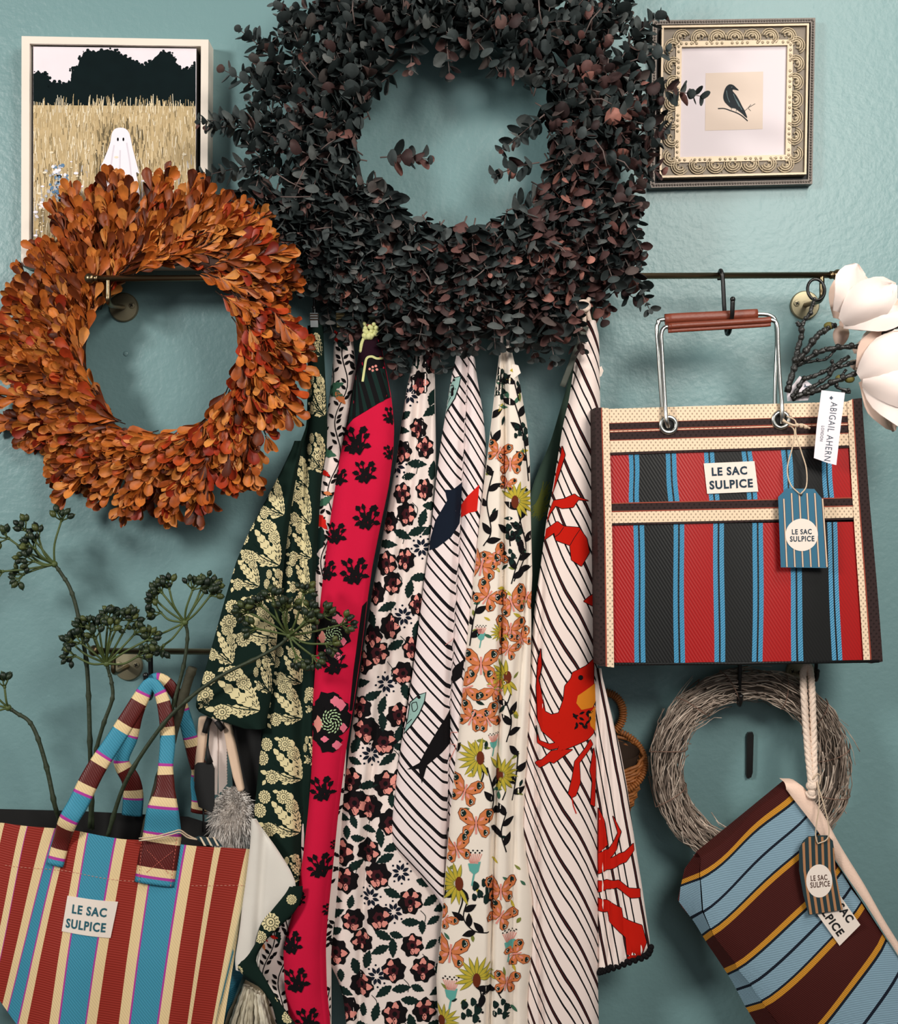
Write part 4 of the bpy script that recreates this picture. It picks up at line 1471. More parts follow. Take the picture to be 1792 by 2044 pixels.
def thistle(cl, x, y, k):
    cl.pr([(x - 11 * k, y), (x + 12 * k, y - 4 * k), (x + 8 * k, y + 14 * k), (x, y + 20 * k), (x - 8 * k, y + 13 * k)], 5, 2)
    cl.pr(m_stroke([(x, y + 18 * k), (x - 4 * k, y + 40 * k)], 3 * k), 5, 2)
    for i in range(8):
        xx = x - 14 * k + i * 4 * k
        cl.pr(m_stroke([(x - 6 * k + i * 1.8 * k, y), (xx, y - 18 * k)], 1.4 * k), 8, 2)
        cl.pr(m_disc(xx, y - 20 * k - (i % 2) * 4 * k, 1.7 * k, 6), 1, 3)


def spots(cl, x, y, k):
    for (dx, dy, r) in ((-12, -8, 8), (4, -14, 7), (12, 0, 9), (-4, 6, 7), (-14, 12, 6), (8, 16, 8)):
        cl.pr(m_disc(x + dx * k, y + dy * k, r * k, 10, .8, 1.1, 3, .15), 7, 2)
        cl.pr(m_disc(x + dx * k * 1.3 + 5 * k, y + dy * k + 5 * k, 2.4 * k, 7), 1, 2)


for (x, y, k, a) in ((995, 902, .75, .3), (1018, 925, .8, 0), (1012, 965, .5, .3), (962, 1128, 1.1, .2), (990, 1112, .8, -.5), (974, 1190, .95, .6), (1020, 1202, .95, -.3), (1052, 1192, .8, .3), (1018, 1255, .9, .1), (1040, 1275, .7, -.4), (1014, 1295, .7, .4), (960, 1325, 1.05, 0), (931, 1372, .95, 1.3), (985, 1372, .95, -1.2), (943, 1430, .95, .4), (972, 1432, .9, -.4), (928, 1578, 1.0, .3), (950, 1642, 1.05, 0), (911, 1694, .95, -.3), (999, 1775, .95, 0), (999, 1826, .9, .5), (1030, 1905, .8, 1.2), (899, 1900, 1.1, .1), (888, 1835, .7, .8), (1010, 1960, .8, .2)):
    butterfly(c6, x, y, k, a)
for (x, y, k, a) in ((1030, 1000, 1.15, -.6), (1010, 1352, 1.1, 2.8), (955, 1512, 1.2, 3.0), (1000, 1545, 1.1, -.2), (913, 1764, 1.25, 3.0), (950, 1950, 1.25, -1.9), (1000, 1262, .6, 2.5), (885, 2040, 1.0, 0)):
    sunflower(c6, x, y, k, a)
for p in ([(985, 800), (978, 850), (990, 900)], [(1025, 800), (1040, 850), (1050, 910), (1055, 960)], [(985, 940), (972, 1000), (980, 1060), (965, 1090)], [(1030, 1010), (1040, 1050), (1050, 1100), (1025, 1160)], [(1045, 1090), (1030, 1130), (1020, 1165)], [(955, 1195), (945, 1240), (938, 1290)], [(1010, 1400), (1020, 1440), (1010, 1480)], [(972, 1530), (985, 1590), (975, 1640)], [(1010, 1620), (1000, 1660), (1010, 1700)], [(935, 1790), (925, 1830), (945, 1855), (975, 1860)], [(1035, 1500), (1030, 1560), (1022, 1600)], [(900, 1480), (905, 1520)], [(890, 1780), (884, 1800)], [(1000, 740), (996, 780)], [(1025, 760), (1035, 800)], [(960, 1985), (985, 1970), (1000, 1990)], [(1015, 1060), (1018, 1090)]):
    vine(c6, p, .95)
for (x, y, k) in ((946, 1722, 1.1), (900, 1976, 1.1), (1017, 1880, 1.0), (985, 1480, .7), (960, 1265, .7)):
    thistle(c6, x, y, k)
for (x, y, k) in ((1000, 750, .7), (996, 780, .7), (1026, 1060, .9), (962, 1775, 1.1), (940, 2012, 1.1), (1040, 860, .8), (1000, 2010, .9), (1015, 1110, .7)):
    spots(c6, x, y, k)
for i in range(80):
    y = RT.uniform(720, 2040); x = RT.uniform(float(c6.xl(y)) + 5, float(c6.xr(y)) - 5)
    c6.pr(m_leaf(x, y, RT.uniform(14, 22), RT.uniform(5, 8), RT.uniform(0, 6.28)), RT.choice((6, 9, 7, 3, 6)), 1)
c6.make('cloth', BMt, t6)
mb = MB()
f6 = c6.fr
mb.prism([(1014, 736), (1024, 727), (1034, 730), (1039, 745), (1030, 752), (1018, 762)], f6, 24, 27)
mb.build('care_label', M['label'], t6, smooth=False)
mb = MB()
mb.tube([f6(*p) for p in catmull([(1000, 705, 12), (1003, 670, 4), (1008, 640, 0), (1013, 668, 4), (1016, 705, 12)], 5)], 3.2 * S, 6)
mb.build('hanging_loop', C['white'], t6)

# -- striped towel with crabs
t7 = towel_root(1120, 2044, .09, 'tea towel with black diagonal stripes and red lobsters, beside the red bag')
rows7 = [(640, 1172, 1190), (665, 1162, 1198), (720, 1149, 1199), (790, 1139, 1200), (850, 1125, 1202), (920, 1114, 1202), (980, 1104, 1202), (1040, 1092, 1200), (1120, 1082, 1200), (1200, 1070, 1198), (1280, 1062, 1196), (1400, 1054, 1194), (1500, 1047, 1193), (1600, 1040, 1194), (1660, 1036, 1195), (1720, 1045, 1196), (1800, 1060, 1196), (1850, 1058, 1196), (1950, 1050, 1196), (2060, 1046, 1198)]
c7 = Cloth(.082, rows7, 32, [((1050, 1250, 1500, 1700, 1900, 2050), (1086, 1078, 1072, 1074, 1075, 1082), 5, 12)])


def uv7(x, y, t, d):
    xc = float(np.interp(y, (640, 1250, 2050), (1180, 1135, 1130)))
    sl = np.interp(y, (640, 900, 1250, 2050), (1.9, 1.6, 1.35, 1.45))
    u = x - xc
    w = y - sl * u - .006 * sl * u * abs(u)
    return (w / 108.0, .5)


LM = [STM2, C['red'], C['black'], C['amber'], C['plum']]


def crab_outline(cl, pts, lay=1):
    n = len(pts)
    for i in range(n):
        cl.pr(m_stroke([pts[i], pts[(i + 1) % n]], 2.6), 2, lay)
    cl.pr(pts, 1, lay + 1)


crab_outline(c7, z6([(1065, 890), (1082, 950), (1040, 1090), (975, 1215), (968, 1150), (1010, 1040), (1058, 950)]))
crab_outline(c7, z6([(945, 1400), (960, 1330), (1010, 1250), (1070, 1240), (1140, 1208), (1160, 1225), (1230, 1252), (1165, 1245), (1130, 1295), (1060, 1302), (1020, 1285), (985, 1340)]))
crab_outline(c7, z6([(930, 1510), (940, 1440), (1030, 1388), (1070, 1420), (1170, 1428), (1220, 1500), (1238, 1590), (1185, 1682), (1120, 1640), (1110, 1545), (1020, 1512), (1010, 1462)]))
c7.pr(z6(m_stroke(catmull([(1070, 1425), (1040, 1470), (1012, 1490)], 4), 4)), 2, 3)
c7.pr(z6(m_stroke(catmull([(1175, 1440), (1135, 1500), (1110, 1545)], 4), 4)), 2, 3)
crab_outline(c7, z6([(1285, 1855), (1240, 1880), (1200, 1912), (1240, 1935), (1285, 1955)]))
body = z7([(1345, 515), (1290, 560), (1200, 602), (1190, 640), (1150, 690), (1140, 780), (1108, 870), (1100, 960), (1115, 1000), (1060, 1040), (1110, 1090), (1095, 1130), (1200, 1090), (1300, 1050), (1345, 1010)])
crab_outline(c7, body)
crab_outline(c7, z7([(996, 450), (1002, 560), (985, 660), (1010, 800), (1020, 860), (1060, 880), (1112, 868), (1112, 1010), (1060, 1040), (1000, 990), (970, 900), (963, 700), (975, 520)]))
crab_outline(c7, z7([(962, 960), (985, 1055), (1050, 1075), (1110, 1060), (1105, 1100), (1050, 1112), (975, 1075)]))
crab_outline(c7, z7([(1110, 1110), (1060, 1120), (1000, 1180), (955, 1205), (985, 1235), (1050, 1190), (1075, 1200), (1200, 1110)]))
crab_outline(c7, z7([(1320, 1050), (1290, 1100), (1215, 1190), (1200, 1290), (1172, 1400), (1195, 1428), (1222, 1415), (1252, 1330), (1245, 1200), (1338, 1085)]))
c7.pr(z7(m_stroke([(1195, 1420), (1205, 1480), (1225, 1535)], 7)), 1, 2)
crab_outline(c7, z7([(1345, 1110), (1318, 1255), (1335, 1330), (1322, 1480), (1352, 1500), (1362, 1200)]))
c7.pr(z7([(1352, 680), (1290, 720), (1235, 755), (1225, 805), (1260, 850), (1335, 838), (1356, 800)]), 3, 4)
c7.pr(z7([(1356, 830), (1310, 880), (1320, 960), (1356, 1000)]), 3, 4)
c7.pr(z7(m_disc(1254, 636, 17, 12)), 2, 4)
for i in range(15):
    c7.pr(z7(m_leaf(1210 + RT.random() * 110, 850 + RT.random() * 120, 40, 16, RT.uniform(0, 3), 1)), 2, 4)
c7.make('long_fold', LM, t7, uvf=uv7, step=2.2)
rows7b = [(1335, 1186, 1200), (1400, 1186, 1215), (1500, 1186, 1240), (1580, 1187, 1254), (1640, 1188, 1262), (1700, 1190, 1271), (1760, 1191, 1281), (1830, 1193, 1291), (1890, 1194, 1300), (1906, 1194, 1296), (1918, 1195, 1270), (1938, 1195, 1215)]
c7b = Cloth(.084, rows7b, 14, [((1340, 1600, 1900), (1196, 1206, 1216), 6, 10), ((1340, 1600, 1900), (1205, 1228, 1250), 7, 6)])


def uv7b(x, y, t, d):
    return ((x - 1190) / 46.0 - (y - 1340) / 250.0, .5)


for pts in ([(1325, 40), (1370, 140), (1388, 280), (1325, 330)], [(1415, 90), (1470, 190), (1442, 300), (1400, 360), (1490, 320), (1548, 268), (1552, 312), (1500, 382), (1420, 422), (1325, 465), (1325, 330), (1390, 308), (1450, 200)], [(1325, 510), (1450, 500), (1520, 550), (1590, 558), (1592, 612), (1530, 612), (1440, 545), (1325, 582)],
            [(1325, 620), (1400, 640), (1470, 680), (1482, 742), (1602, 790), (1632, 900), (1600, 985), (1512, 1012), (1500, 870), (1400, 770), (1390, 710), (1325, 700)]):
    crab_outline(c7b, z8(pts))
c7b.make('back_fold', [STM2, C['red'], C['black'], C['amber'], C['plum']], t7, uvf=uv7b, step=2.0)
mb = MB()
hem = [(1300, 1893), (1290, 1908), (1262, 1918), (1235, 1928), (1210, 1936), (1196, 1940)]
hp = catmull(hem, 5)
for i, p in enumerate(hp):
    mb.ball(c7b.fr(p[0], p[1] + (2 if i % 2 else -2), 9), 5.6 * S, n=8, m=6)
mb.build('pompom_trim', C['black'], t7)
# knotted rope and dangling ribbon at its top
mb = MB()
f7 = c7.fr
mb.tube([f7(*p) for p in catmull([(1160, 665, 18), (1166, 640, 22), (1164, 622, 24), (1170, 606, 22), (1176, 596, 18), (1172, 610, 14), (1178, 640, 16), (1186, 662, 16)], 6)], 4.6 * S, 7)
mb.tube([f7(*p) for p in catmull([(1150, 612, 20), (1158, 604, 28), (1168, 604, 30), (1175, 612, 26), (1168, 620, 30), (1158, 616, 26)], 6)], 4.4 * S, 7)
mb.build('rope_loop', M['rope'], t7)
for i in range(12):
    pass
mb = MB()
M['ribbon'] = mat('olive_grey_ribbon', (74, 78, 70), .8, var=.15, vscale=150)
rp = [(1169, 652, 30), (1155, 684, 34), (1138, 730, 32), (1122, 772, 28)]
mb.tube([f7(*p) for p in catmull(rp, 5)], 0, 8, flat=[(11 * S, 2 * S)] * 16, up=(0, -1, 0))
mb.build('ribbon', M['ribbon'], t7)
mb = MB()
mb.prism([(1198, 731), (1203, 728), (1207, 738), (1203, 748), (1198, 751)], f7, 0, 3)
mb.build('care_label', M['label'], t7, smooth=False)

# -- sage cloth half hidden between the last two
t8 = towel_root(1065, 1400, .05, 'dark sage cloth half hidden between the sunflower and the lobster towel')
c8 = Cloth(.04, [(600, 1170, 1190), (760, 1135, 1180), (880, 1100, 1160), (960, 1066, 1140), (1000, 1056, 1130), (1100, 1054, 1120), (1220, 1058, 1090), (1300, 1066, 1078)], 10)
for i in range(60):
    c8.pr(m_stroke([(1060 + RT.random() * 20, 1010 + RT.random() * 30), (1080 + RT.random() * 20, 960 + RT.random() * 70)], 1.2), 1, 1)
c8.make('cloth', [mat('sage_linen', (72, 96, 82), .9, var=.15, vscale=25), C['olive']], t8)

# hooks, rings and clips above the towels
for (x, yb, lb, lean) in ((628, 632, 'black hook above the silver clip of the dark green towel', 0), (681, 634, 'black hook above the dark clip of the vine towel', 0), (740, 640, 'black hook holding the loop of the magenta towel', 0), (850, 662, 'black hook holding the rose towel under the eucalyptus', 0), (935, 662, 'black hook holding the fish towel under the eucalyptus', 0), (1008, 648, 'black hook holding the butterfly towel', 0), (1186, 606, 'black hook holding the knotted rope of the lobster towel', -8)):
    s_hook(x, 553, yb - 553, FRL, lb, bot=8, lean=lean)
for (x, m_, lb) in ((629, 'steel', 'silver clip'), (681, 'brass_plate', 'dark brass clip')):
    mb = MB()
    fr = FR(.082)
    root = t1 if x < 650 else t2
    mb.prism([(x - 8, 628), (x + 7, 628), (x + 8, 656), (x - 7, 656)], fr, 4, 20)
    for yy in (631, 636, 641):
        mb.tube([fr(x - 9, yy, 21), fr(x + 9, yy, 21)], 1.6 * S, 6)
    mb.tube([fr(x, 630, 12), fr(x, 618, 14)], 2 * S, 6)
    o = mb.build('clip', M[m_] if m_ == 'steel' else mat('dark_brass_clip', (96, 84, 58), .4, metal=.9), root, smooth=False)
    o['label'] = lb

# ---------------------------------------------------------------- red, black and blue woven bag
zr = lambda x, y: (1170 + x / 2.881, 780 + y / 2.881)
rb = empty('woven_bag', FR(.12)(1470, 1325), 'red, black and blue striped woven bag hanging on the upper rail', 'bag')
RF = FR(.135)
w_red = weave_mat('red_woven_plastic', (170, 20, 20), 32, 95, .28, .45, .35, .82)
w_blk = weave_mat('black_woven_plastic', (20, 21, 21), 32, 95, .22, .5, .3, .75)
w_blu = weave_mat('blue_woven_plastic', (66, 144, 184), -50, 130, .4, .45, .4, .8)
w_cream = weave_mat('cream_webbing', (238, 212, 182), 0, 1150, .5, .8, .2, .5, 'grid')
w_brown = weave_mat('brown_webbing', (48, 32, 31), 0, 1000, .5, .75, .25, .6, 'grid')
w_edge = mat('rust_webbing_edge', (152, 66, 46), .8)
BQ = [(1186, 815), (1716, 792), (1757, 1320), (1194, 1328)]


def rbulge(x, y):
    u = (x - 1190) / 540; v = (y - 800) / 525
    return 16 * math.sin(math.pi * min(max(u, 0), 1)) ** .7 * (0.25 + .75 * min(max(v, 0), 1)) + 3.0 * math.sin(x * .028 + 1) * math.sin(v * 3) - 10 * (1 - min(max(v, 0), 1)) ** 2


def panel(mb, tops, bots, fr, lift, m, ny=14, nx=3, dfun=rbulge, wob=0.0):
    """four-sided strip between two top and two bottom pixel points"""
    V, F = [], []
    for j in range(ny + 1):
        v = j / ny
        for i in range(nx + 1):
            u = i / nx
            x = (tops[0][0] * (1 - u) + tops[1][0] * u) * (1 - v) + (bots[0][0] * (1 - u) + bots[1][0] * u) * v
            y = (tops[0][1] * (1 - u) + tops[1][1] * u) * (1 - v) + (bots[0][1] * (1 - u) + bots[1][1] * u) * v
            x += wob * math.sin(v * 5 + x * .02)
            V.append(fr(x, y, dfun(x, y) + lift))
    for j in range(ny):
        for i in range(nx):
            a = j * (nx + 1) + i
            F.append((a, a + nx + 1, a + nx + 2, a + 1))
    mb.add(V, F, m)


def stripe_panel(name, xs_top, xs_bot, ytop, ybot, keys, root):
    mb = MB()
    for i, k in enumerate(keys):
        a, b, c, d = xs_top[i], xs_top[i + 1], xs_bot[i], xs_bot[i + 1]
        T = [zr(a, ytop(a)), zr(b, ytop(b))]; B = [zr(c, ybot(c)), zr(d, ybot(d))]
        if k == 'u':   # blue stripe with a dark line in its middle
            for (p, q, mm) in ((0, .42, 2), (.42, .58, 1), (.58, 1, 2)):
                L = lambda A, t: (A[0][0] * (1 - t) + A[1][0] * t, A[0][1] * (1 - t) + A[1][1] * t)
                panel(mb, [L(T, p), L(T, q)], [L(B, p), L(B, q)], RF, 0, mm, nx=1, wob=1.0)
        else:
            panel(mb, T, B, RF, 0, {'r': 0, 'k': 1}[k], nx=6, wob=1.0)
    return mb.build(name, [w_red, w_blk, w_blu], root)


up_keys = 'rukururkururu r'.replace(' ', '')
stripe_panel('pocket_panel', [125, 245, 303, 453, 513, 675, 735, 895, 953, 1118, 1178, 1350, 1410, 1530], [130, 248, 306, 470, 532, 702, 762, 925, 985, 1135, 1195, 1365, 1425, 1545], lambda x: 368 - (x - 130) * .04, lambda x: 650 - (x - 130) * .018, 'rukurukurukur', rb)
stripe_panel('lower_panel', [140, 270, 330, 495, 556, 726, 790, 955, 1014, 1160, 1222, 1380, 1440, 1555], [150, 276, 338, 497, 558, 724, 786, 942, 1004, 1170, 1240, 1405, 1465, 1590], lambda x: 770 - (x - 140) * .012, lambda x: 1572 - (x - 150) * .012, 'rukurukurukur', rb)


def hband(name, yl, yr, xl, xr, rows, lift):
    """webbing band: rows = list of (y0, y1, material index) down the left edge"""
    mb = MB()
    for (a, b, m) in rows:
        dy = yr - yl
        panel(mb, [zr(xl, a), zr(xr, a + dy)], [zr(xl + 1, b), zr(xr + 4, b + dy)], RF, lift + (.6 if m == 2 else 0), m, ny=4, nx=24)
    return mb.build(name, [w_cream, w_brown, w_edge], rb)


hband('top_webbing', 104, 60, 92, 1545, [(104, 186, 0), (186, 189, 2), (189, 225, 1), (225, 231, 2), (231, 237, 0), (237, 241, 2), (241, 284, 1), (284, 288, 2), (288, 356, 0), (356, 370, 1)], 3)
hband('divider_webbing', 645, 612, 130, 1545, [(645, 651, 2), (651, 692, 1), (692, 698, 2), (698, 762, 0), (762, 774, 1)], 3)
for nm, T, B in (('l', [(52, 96), (88, 96), (94, 96), (132, 100)], [(72, 1580), (110, 1582), (118, 1584), (158, 1588)]), ('r', [(1500, 62), (1530, 48), (1536, 46), (1588, 40)], [(1586, 1560), (1626, 1566), (1634, 1566), (1698, 1556)])):
    mb = MB()
    cols = (1, 2, 0) if nm == 'l' else (0, 2, 1)
    for i in range(3):
        panel(mb, [zr(*T[i]), zr(*T[i + 1])], [zr(*B[i]), zr(*B[i + 1])], RF, 5 + (.4 if cols[i] == 2 else 0), cols[i], ny=20, nx=2, wob=.8)
    e = 0 if nm == 'l' else 3
    # return of the webbing round the bag's edge
    n = 20
    V, F = [], []
    for j in range(n + 1):
        v = j / n
        x, y = zr(T[e][0] * (1 - v) + B[e][0] * v, T[e][1] * (1 - v) + B[e][1] * v)
        d = rbulge(x, y) + 5
        V += [RF(x + .8 * math.sin(v * 5 + x * .02), y, d), RF(x, y, d - 8), RF(x - (4 if nm == 'l' else -4), y + 1, -60)]
    for j in range(n):
        for q in (0, 1):
            F.append((3 * j + q, 3 * j + 3 + q, 3 * j + 4 + q, 3 * j + 1 + q))
    mb.add(V, F, 1)
    mb.build('edge_webbing', [w_cream, w_brown, w_edge], rb)
# sides, base and back of the bag
mb = MB()
bx = [(1190, 818, -60), (1714, 796, -60), (1752, 1316, -60), (1198, 1322, -60)]
mb.add([RF(*p) for p in bx], [(0, 1, 2, 3)], 1)
mb.add([RF(1194, 1326, 6), RF(1757, 1320, 6), RF(1752, 1316, -60), RF(1198, 1322, -60)], [(0, 1, 2, 3)], 1)
mb.tube([RF(1196, 1325, 4), RF(1470, 1322, 18), RF(1752, 1319, 6)], 3 * S, 6, 1)
mb.build('back_panel', [w_red, w_blk], rb)
# grommets
for (gx, gy) in ((472, 197), (1118, 168)):
    mb = MB()
    x, y = zr(gx, gy)
    c = RF(x, y, rbulge(x, y) + 4)
    prof = []
    for q in np.linspace(0, 2 * math.pi, 17)[:-1]:
        prof.append(q)
    path = [(c[0] + 14 * S * math.cos(q), c[1] - .0005, c[2] + 14 * S * math.sin(q)) for q in np.linspace(0, 2 * math.pi, 33)[:-1]]
    mb.tube(path, 4.6 * S, 8, closed=True)
    mb.lathe([(11 * S, 0), (11 * S, .0004), (.0001, .0004)], c, (0, -1, 0), 20, 1)
    mb.build('grommet', [M['steel'], M['black']], rb)
# two wire handles with stitched leather grips
M['leather'] = mat('brown_leather', (122, 56, 36), .45, spec=.5, var=.25, vscale=40, bump=.15, bscale=300)
hA = [(1334, 852, 8), (1330, 838, 16), (1327, 800, 8), (1323, 740, -12), (1320, 690, -30), (1319, 668, -36), (1324, 656, -38), (1340, 652, -38), (1440, 646, -38), (1520, 641, -38), (1540, 640, -38), (1550, 650, -36), (1552, 690, -26), (1556, 760, -6), (1561, 815, 10), (1561, 845, 6)]
hB = [(1322, 830, -58), (1318, 780, -56), (1313, 700, -54), (1310, 660, -54), (1313, 646, -54), (1326, 638, -54), (1440, 632, -54), (1510, 628, -54), (1536, 631, -54), (1547, 645, -54), (1549, 690, -54), (1546, 760, -56), (1545, 820, -58)]
_pc = lambda L: [(x - (x - CX) * d * S / 1.465, y - (y - CY) * d * S / 1.465, d) for x, y, d in L]
hA, hB = _pc(hA), _pc(hB)
for pts, gx0, gx1 in ((hA, 1338, 1548), (hB, 1328, 1530)):
    mb = MB()
    pth = catmull(pts, 6)
    mb.tube([RF(*p) for p in pth], 4.0 * S, 10)
    h = mb.build('wire_handle', M['steel'], rb)
    mb = MB()
    seg = [p for p in pth if gx0 <= p[0] <= gx1 and p[1] < 665]
    mb.tube([RF(*p) for p in seg], 0, 14, flat=[(20 * S if pts is hB else 13 * S, 16 * S)] * len(seg), up=(0, -1, 0))
    # stitched flap below the grip
    mb.tube([RF(p[0], p[1] + 9, p[2] + 2) for p in seg], 0, 8, flat=[(8 * S, 4 * S)] * len(seg), up=(0, -1, 0))
    mb.build('leather_grip', M['leather'], h)
# label
mb = MB()
lq = [zr(672, 418), zr(965, 405), zr(985, 580), zr(690, 593)]
dl = rbulge(1455, 955)
panel(mb, lq[:2], [lq[3], lq[2]], RF, 3, 0, ny=4, nx=8)
fn = lambda x, y: RF(x, y, rbulge(x, y) + 3.7)
a_ = zr(820, 462); put_text(mb, 'LE SAC', a_[0], a_[1], 71, 17, -2.5, fn, 1, .035)
a_ = zr(829, 537); put_text(mb, 'SULPICE', a_[0], a_[1], 87, 17.5, -3, fn, 1, .035)
o = mb.build('sewn_label', [M['label'], M['ink']], rb, smooth=False)
# striped hang tag on a string
M['tag_blue'] = mat('blue_tag_card', (44, 104, 132), .7)
M['tag_cream'] = mat('tag_cream_stripe', (226, 204, 176), .7)
M['tag_brown'] = mat('tag_brown_stripe', (120, 72, 52), .7)
mb = MB()
tq = [zr(1080, 612), zr(1130, 563), zr(1285, 566), zr(1332, 625), zr(1357, 1015), zr(1095, 1012)]
TD = 30
mb.prism(tq, RF, TD - 1.2, TD, 0)
for i in range(6):
    tx0, tx1 = 1110 + i * 44, 1128 + i * 45.5
    y0 = 590 if 0 < i < 5 else 622
    for (o0, o1, mm) in ((-4, 7, 2), (-1.5, 4.5, 1)):
        flat(mb, [zr(tx0 + o0, y0), zr(tx0 + o1, y0), zr(tx1 + o1, 1010), zr(tx1 + o0, 1010)], RF, TD + (.35 if mm == 2 else .7), mm)
cc = zr(1213, 827)
flat(mb, m_disc(cc[0], cc[1], 32, 36), RF, TD + 1.2, 3)
fn = lambda x, y: RF(x, y, TD + 1.7)
a_ = zr(1213, 809); put_text(mb, 'LE SAC', a_[0], a_[1], 39, 10.5, -1, fn, 4, .025)
a_ = zr(1215, 849); put_text(mb, 'SULPICE', a_[0], a_[1], 48, 11, -1, fn, 4, .025)
a_ = zr(1208, 598); flat(mb, m_disc(a_[0], a_[1], 3.4, 10), RF, TD + 1.2, 5)
ht = mb.build('hang_tag', [M['tag_blue'], M['tag_cream'], M['tag_brown'], M['label'], M['ink'], M['black']], rb, smooth=False)
mb = MB()
z3 = lambda l: [(*zr(x, y), d) for x, y, d in l]
for pts in ([(1120, 165, 14), (1150, 200, 22), (1178, 240, 24), (1165, 330, 24), (1135, 450, 26), (1150, 540, 30), (1200, 595, 32)], [(1140, 150, 16), (1185, 180, 22), (1185, 250, 24), (1215, 350, 24), (1243, 450, 26), (1240, 550, 30), (1205, 597, 32)]):
    mb.tube([RF(*p) for p in catmull(z3(pts), 6)], 1.3 * S, 6)
mb.tube([RF(*p) for p in catmull(z3([(1115, 175, 18), (1150, 195, 24), (1180, 205, 26), (1220, 200, 26), (1265, 222, 24)]), 6)], 2.2 * S, 6)
for q in (1190, 1215, 1240):
    mb.ball(RF(*zr(q, 203 + (q - 1190) * .2), 26), 4 * S, n=8, m=6)
mb.build('string', M['string'], ht)
s_hook(1438, 551, 116, FRL, 'long black hook holding the leather grip of the red bag', r=4.4, bot=31, lean=10)

# ---------------------------------------------------------------- white magnolia branches standing in the bag
zm = lambda x, y: (1500 + x / 6.137, 540 + y / 6.137)
M['petal'] = mat('magnolia_petal', (252, 234, 226), .7, spec=.2, var=.04, vscale=25, bump=.08, bscale=60)
M['petal_in'] = mat('magnolia_petal_shell', (240, 208, 190), .7, spec=.2, var=.06, vscale=25)
M['bark'] = mat('dark_glossy_bark', (34, 34, 32), .4, spec=.6, var=.4, vscale=140, bump=.8, bscale=220)
M['calyx'] = mat('olive_calyx', (104, 96, 40), .7)
MF = FR(.12)


def petal(mb, base, axis, nrm, L, w, cup=.35, curl=.25, m=0, nl=9, nw=7):
    x = Vector(axis).normalized(); z = Vector(nrm); z = (z - x * z.dot(x)).normalized(); y = z.cross(x)
    V, F = [], []
    for i in range(nl):
        t = i / (nl - 1)
        ww = w * (math.sin(math.pi * (t * .9 + .05)) ** .75) * (.82 + .3 * t)
        if i == nl - 1: ww *= .3
        for j in range(nw):
            s_ = j / (nw - 1) * 2 - 1
            h = .55 * cup * w * (1 - s_ * s_) * math.sin(math.pi * min(1, t + .1)) + curl * L * math.sin(t * 2.6) * .45 - .035 * L * math.sin(s_ * 4 + t * 5 + w * 900) * t + .05 * w * abs(s_) ** 3 * math.sin(t * 9 + w * 500)
            p = Vector(base) + x * (L * t) + y * (s_ * ww / 2) + z * h
            V.append(p)
    for i in range(nl - 1):
        for j in range(nw - 1):
            a = i * nw + j
            F.append((a, a + nw, a + nw + 1, a + 1))
    b = len(V)
    V2 = [p - z * .0008 for p in V]
    F2 = [tuple(b + q for q in reversed(f)) for f in F]
    mb.add(V + V2, F + F2, m)


def bloom(root, c, ax_ang, petals):
    """petals: (base px offset, angle in the picture, lean to camera, length, width, cup)"""
    for (ox, oy, dp, ang, lean, L, w, cup, nx_, m_) in petals:
        mb = MB()
        a = math.radians(ang)
        ax = Vector((math.cos(a), -lean, math.sin(a)))
        nr = Vector((-math.sin(a) * nx_, -1, math.cos(a) * nx_))
        petal(mb, MF(c[0] + ox, c[1] + oy, dp), ax, nr, L * S, w * S, cup, .22, 0)
        mb.build('petal', M[m_], root)


mg = empty('magnolia_branch', MF(1590, 815), 'dark branch with a white magnolia bloom in front of the rail end', 'flower', 'magnolia branches in the red bag')
bloom(mg, (1668, 640), 20, [
    (6, -4, -10, 62, -.1, 100, 78, .3, .3, 'petal_in'), (10, -6, 4, 30, .1, 112, 78, .35, .2, 'petal'), (10, 0, -6, 14, -.1, 128, 66, .3, .2, 'petal_in'),
    (-6, -12, 30, 72, .1, 92, 74, .4, -.5, 'petal'), (-2, 8, 40, 38, .35, 108, 80, .45, .0, 'petal'), (4, 14, 34, 6, .25, 112, 56, .4, .4, 'petal'), (0, 10, 20, -2, .1, 96, 44, .4, .6, 'petal_in')])
mg2 = empty('magnolia_branch', MF(1610, 820), 'dark branch with the lower large white magnolia bloom at the picture edge', 'flower', 'magnolia branches in the red bag')
bloom(mg2, (1714, 752), 0, [
    (10, -16, -10, 46, -.1, 100, 84, .35, .3, 'petal'), (0, -10, 0, 22, 0, 140, 90, .35, .2, 'petal_in'), (-10, 4, 30, 30, .3, 120, 96, .45, .1, 'petal'),
    (-4, 12, 34, -8, .3, 130, 92, .45, .1, 'petal'), (4, 20, 24, -38, .15, 138, 86, .4, .3, 'petal'), (0, 10, 10, -58, 0, 110, 60, .35, .4, 'petal_in'), (-8, -14, 18, 58, .1, 84, 60, .4, -.3, 'petal_in')])
mg3 = empty('magnolia_branch', MF(1600, 822), 'dark branch with half hidden pale buds between the two magnolia blooms', 'flower', 'magnolia branches in the red bag')
bloom(mg3, (1690, 690), 0, [(-8, 0, -26, 80, 0, 44, 30, .4, .3, 'petal_in'), (22, 8, -30, 20, 0, 80, 40, .4, .3, 'petal_in'), (16, 28, -34, -30, 0, 50, 34, .4, .3, 'petal_in')])


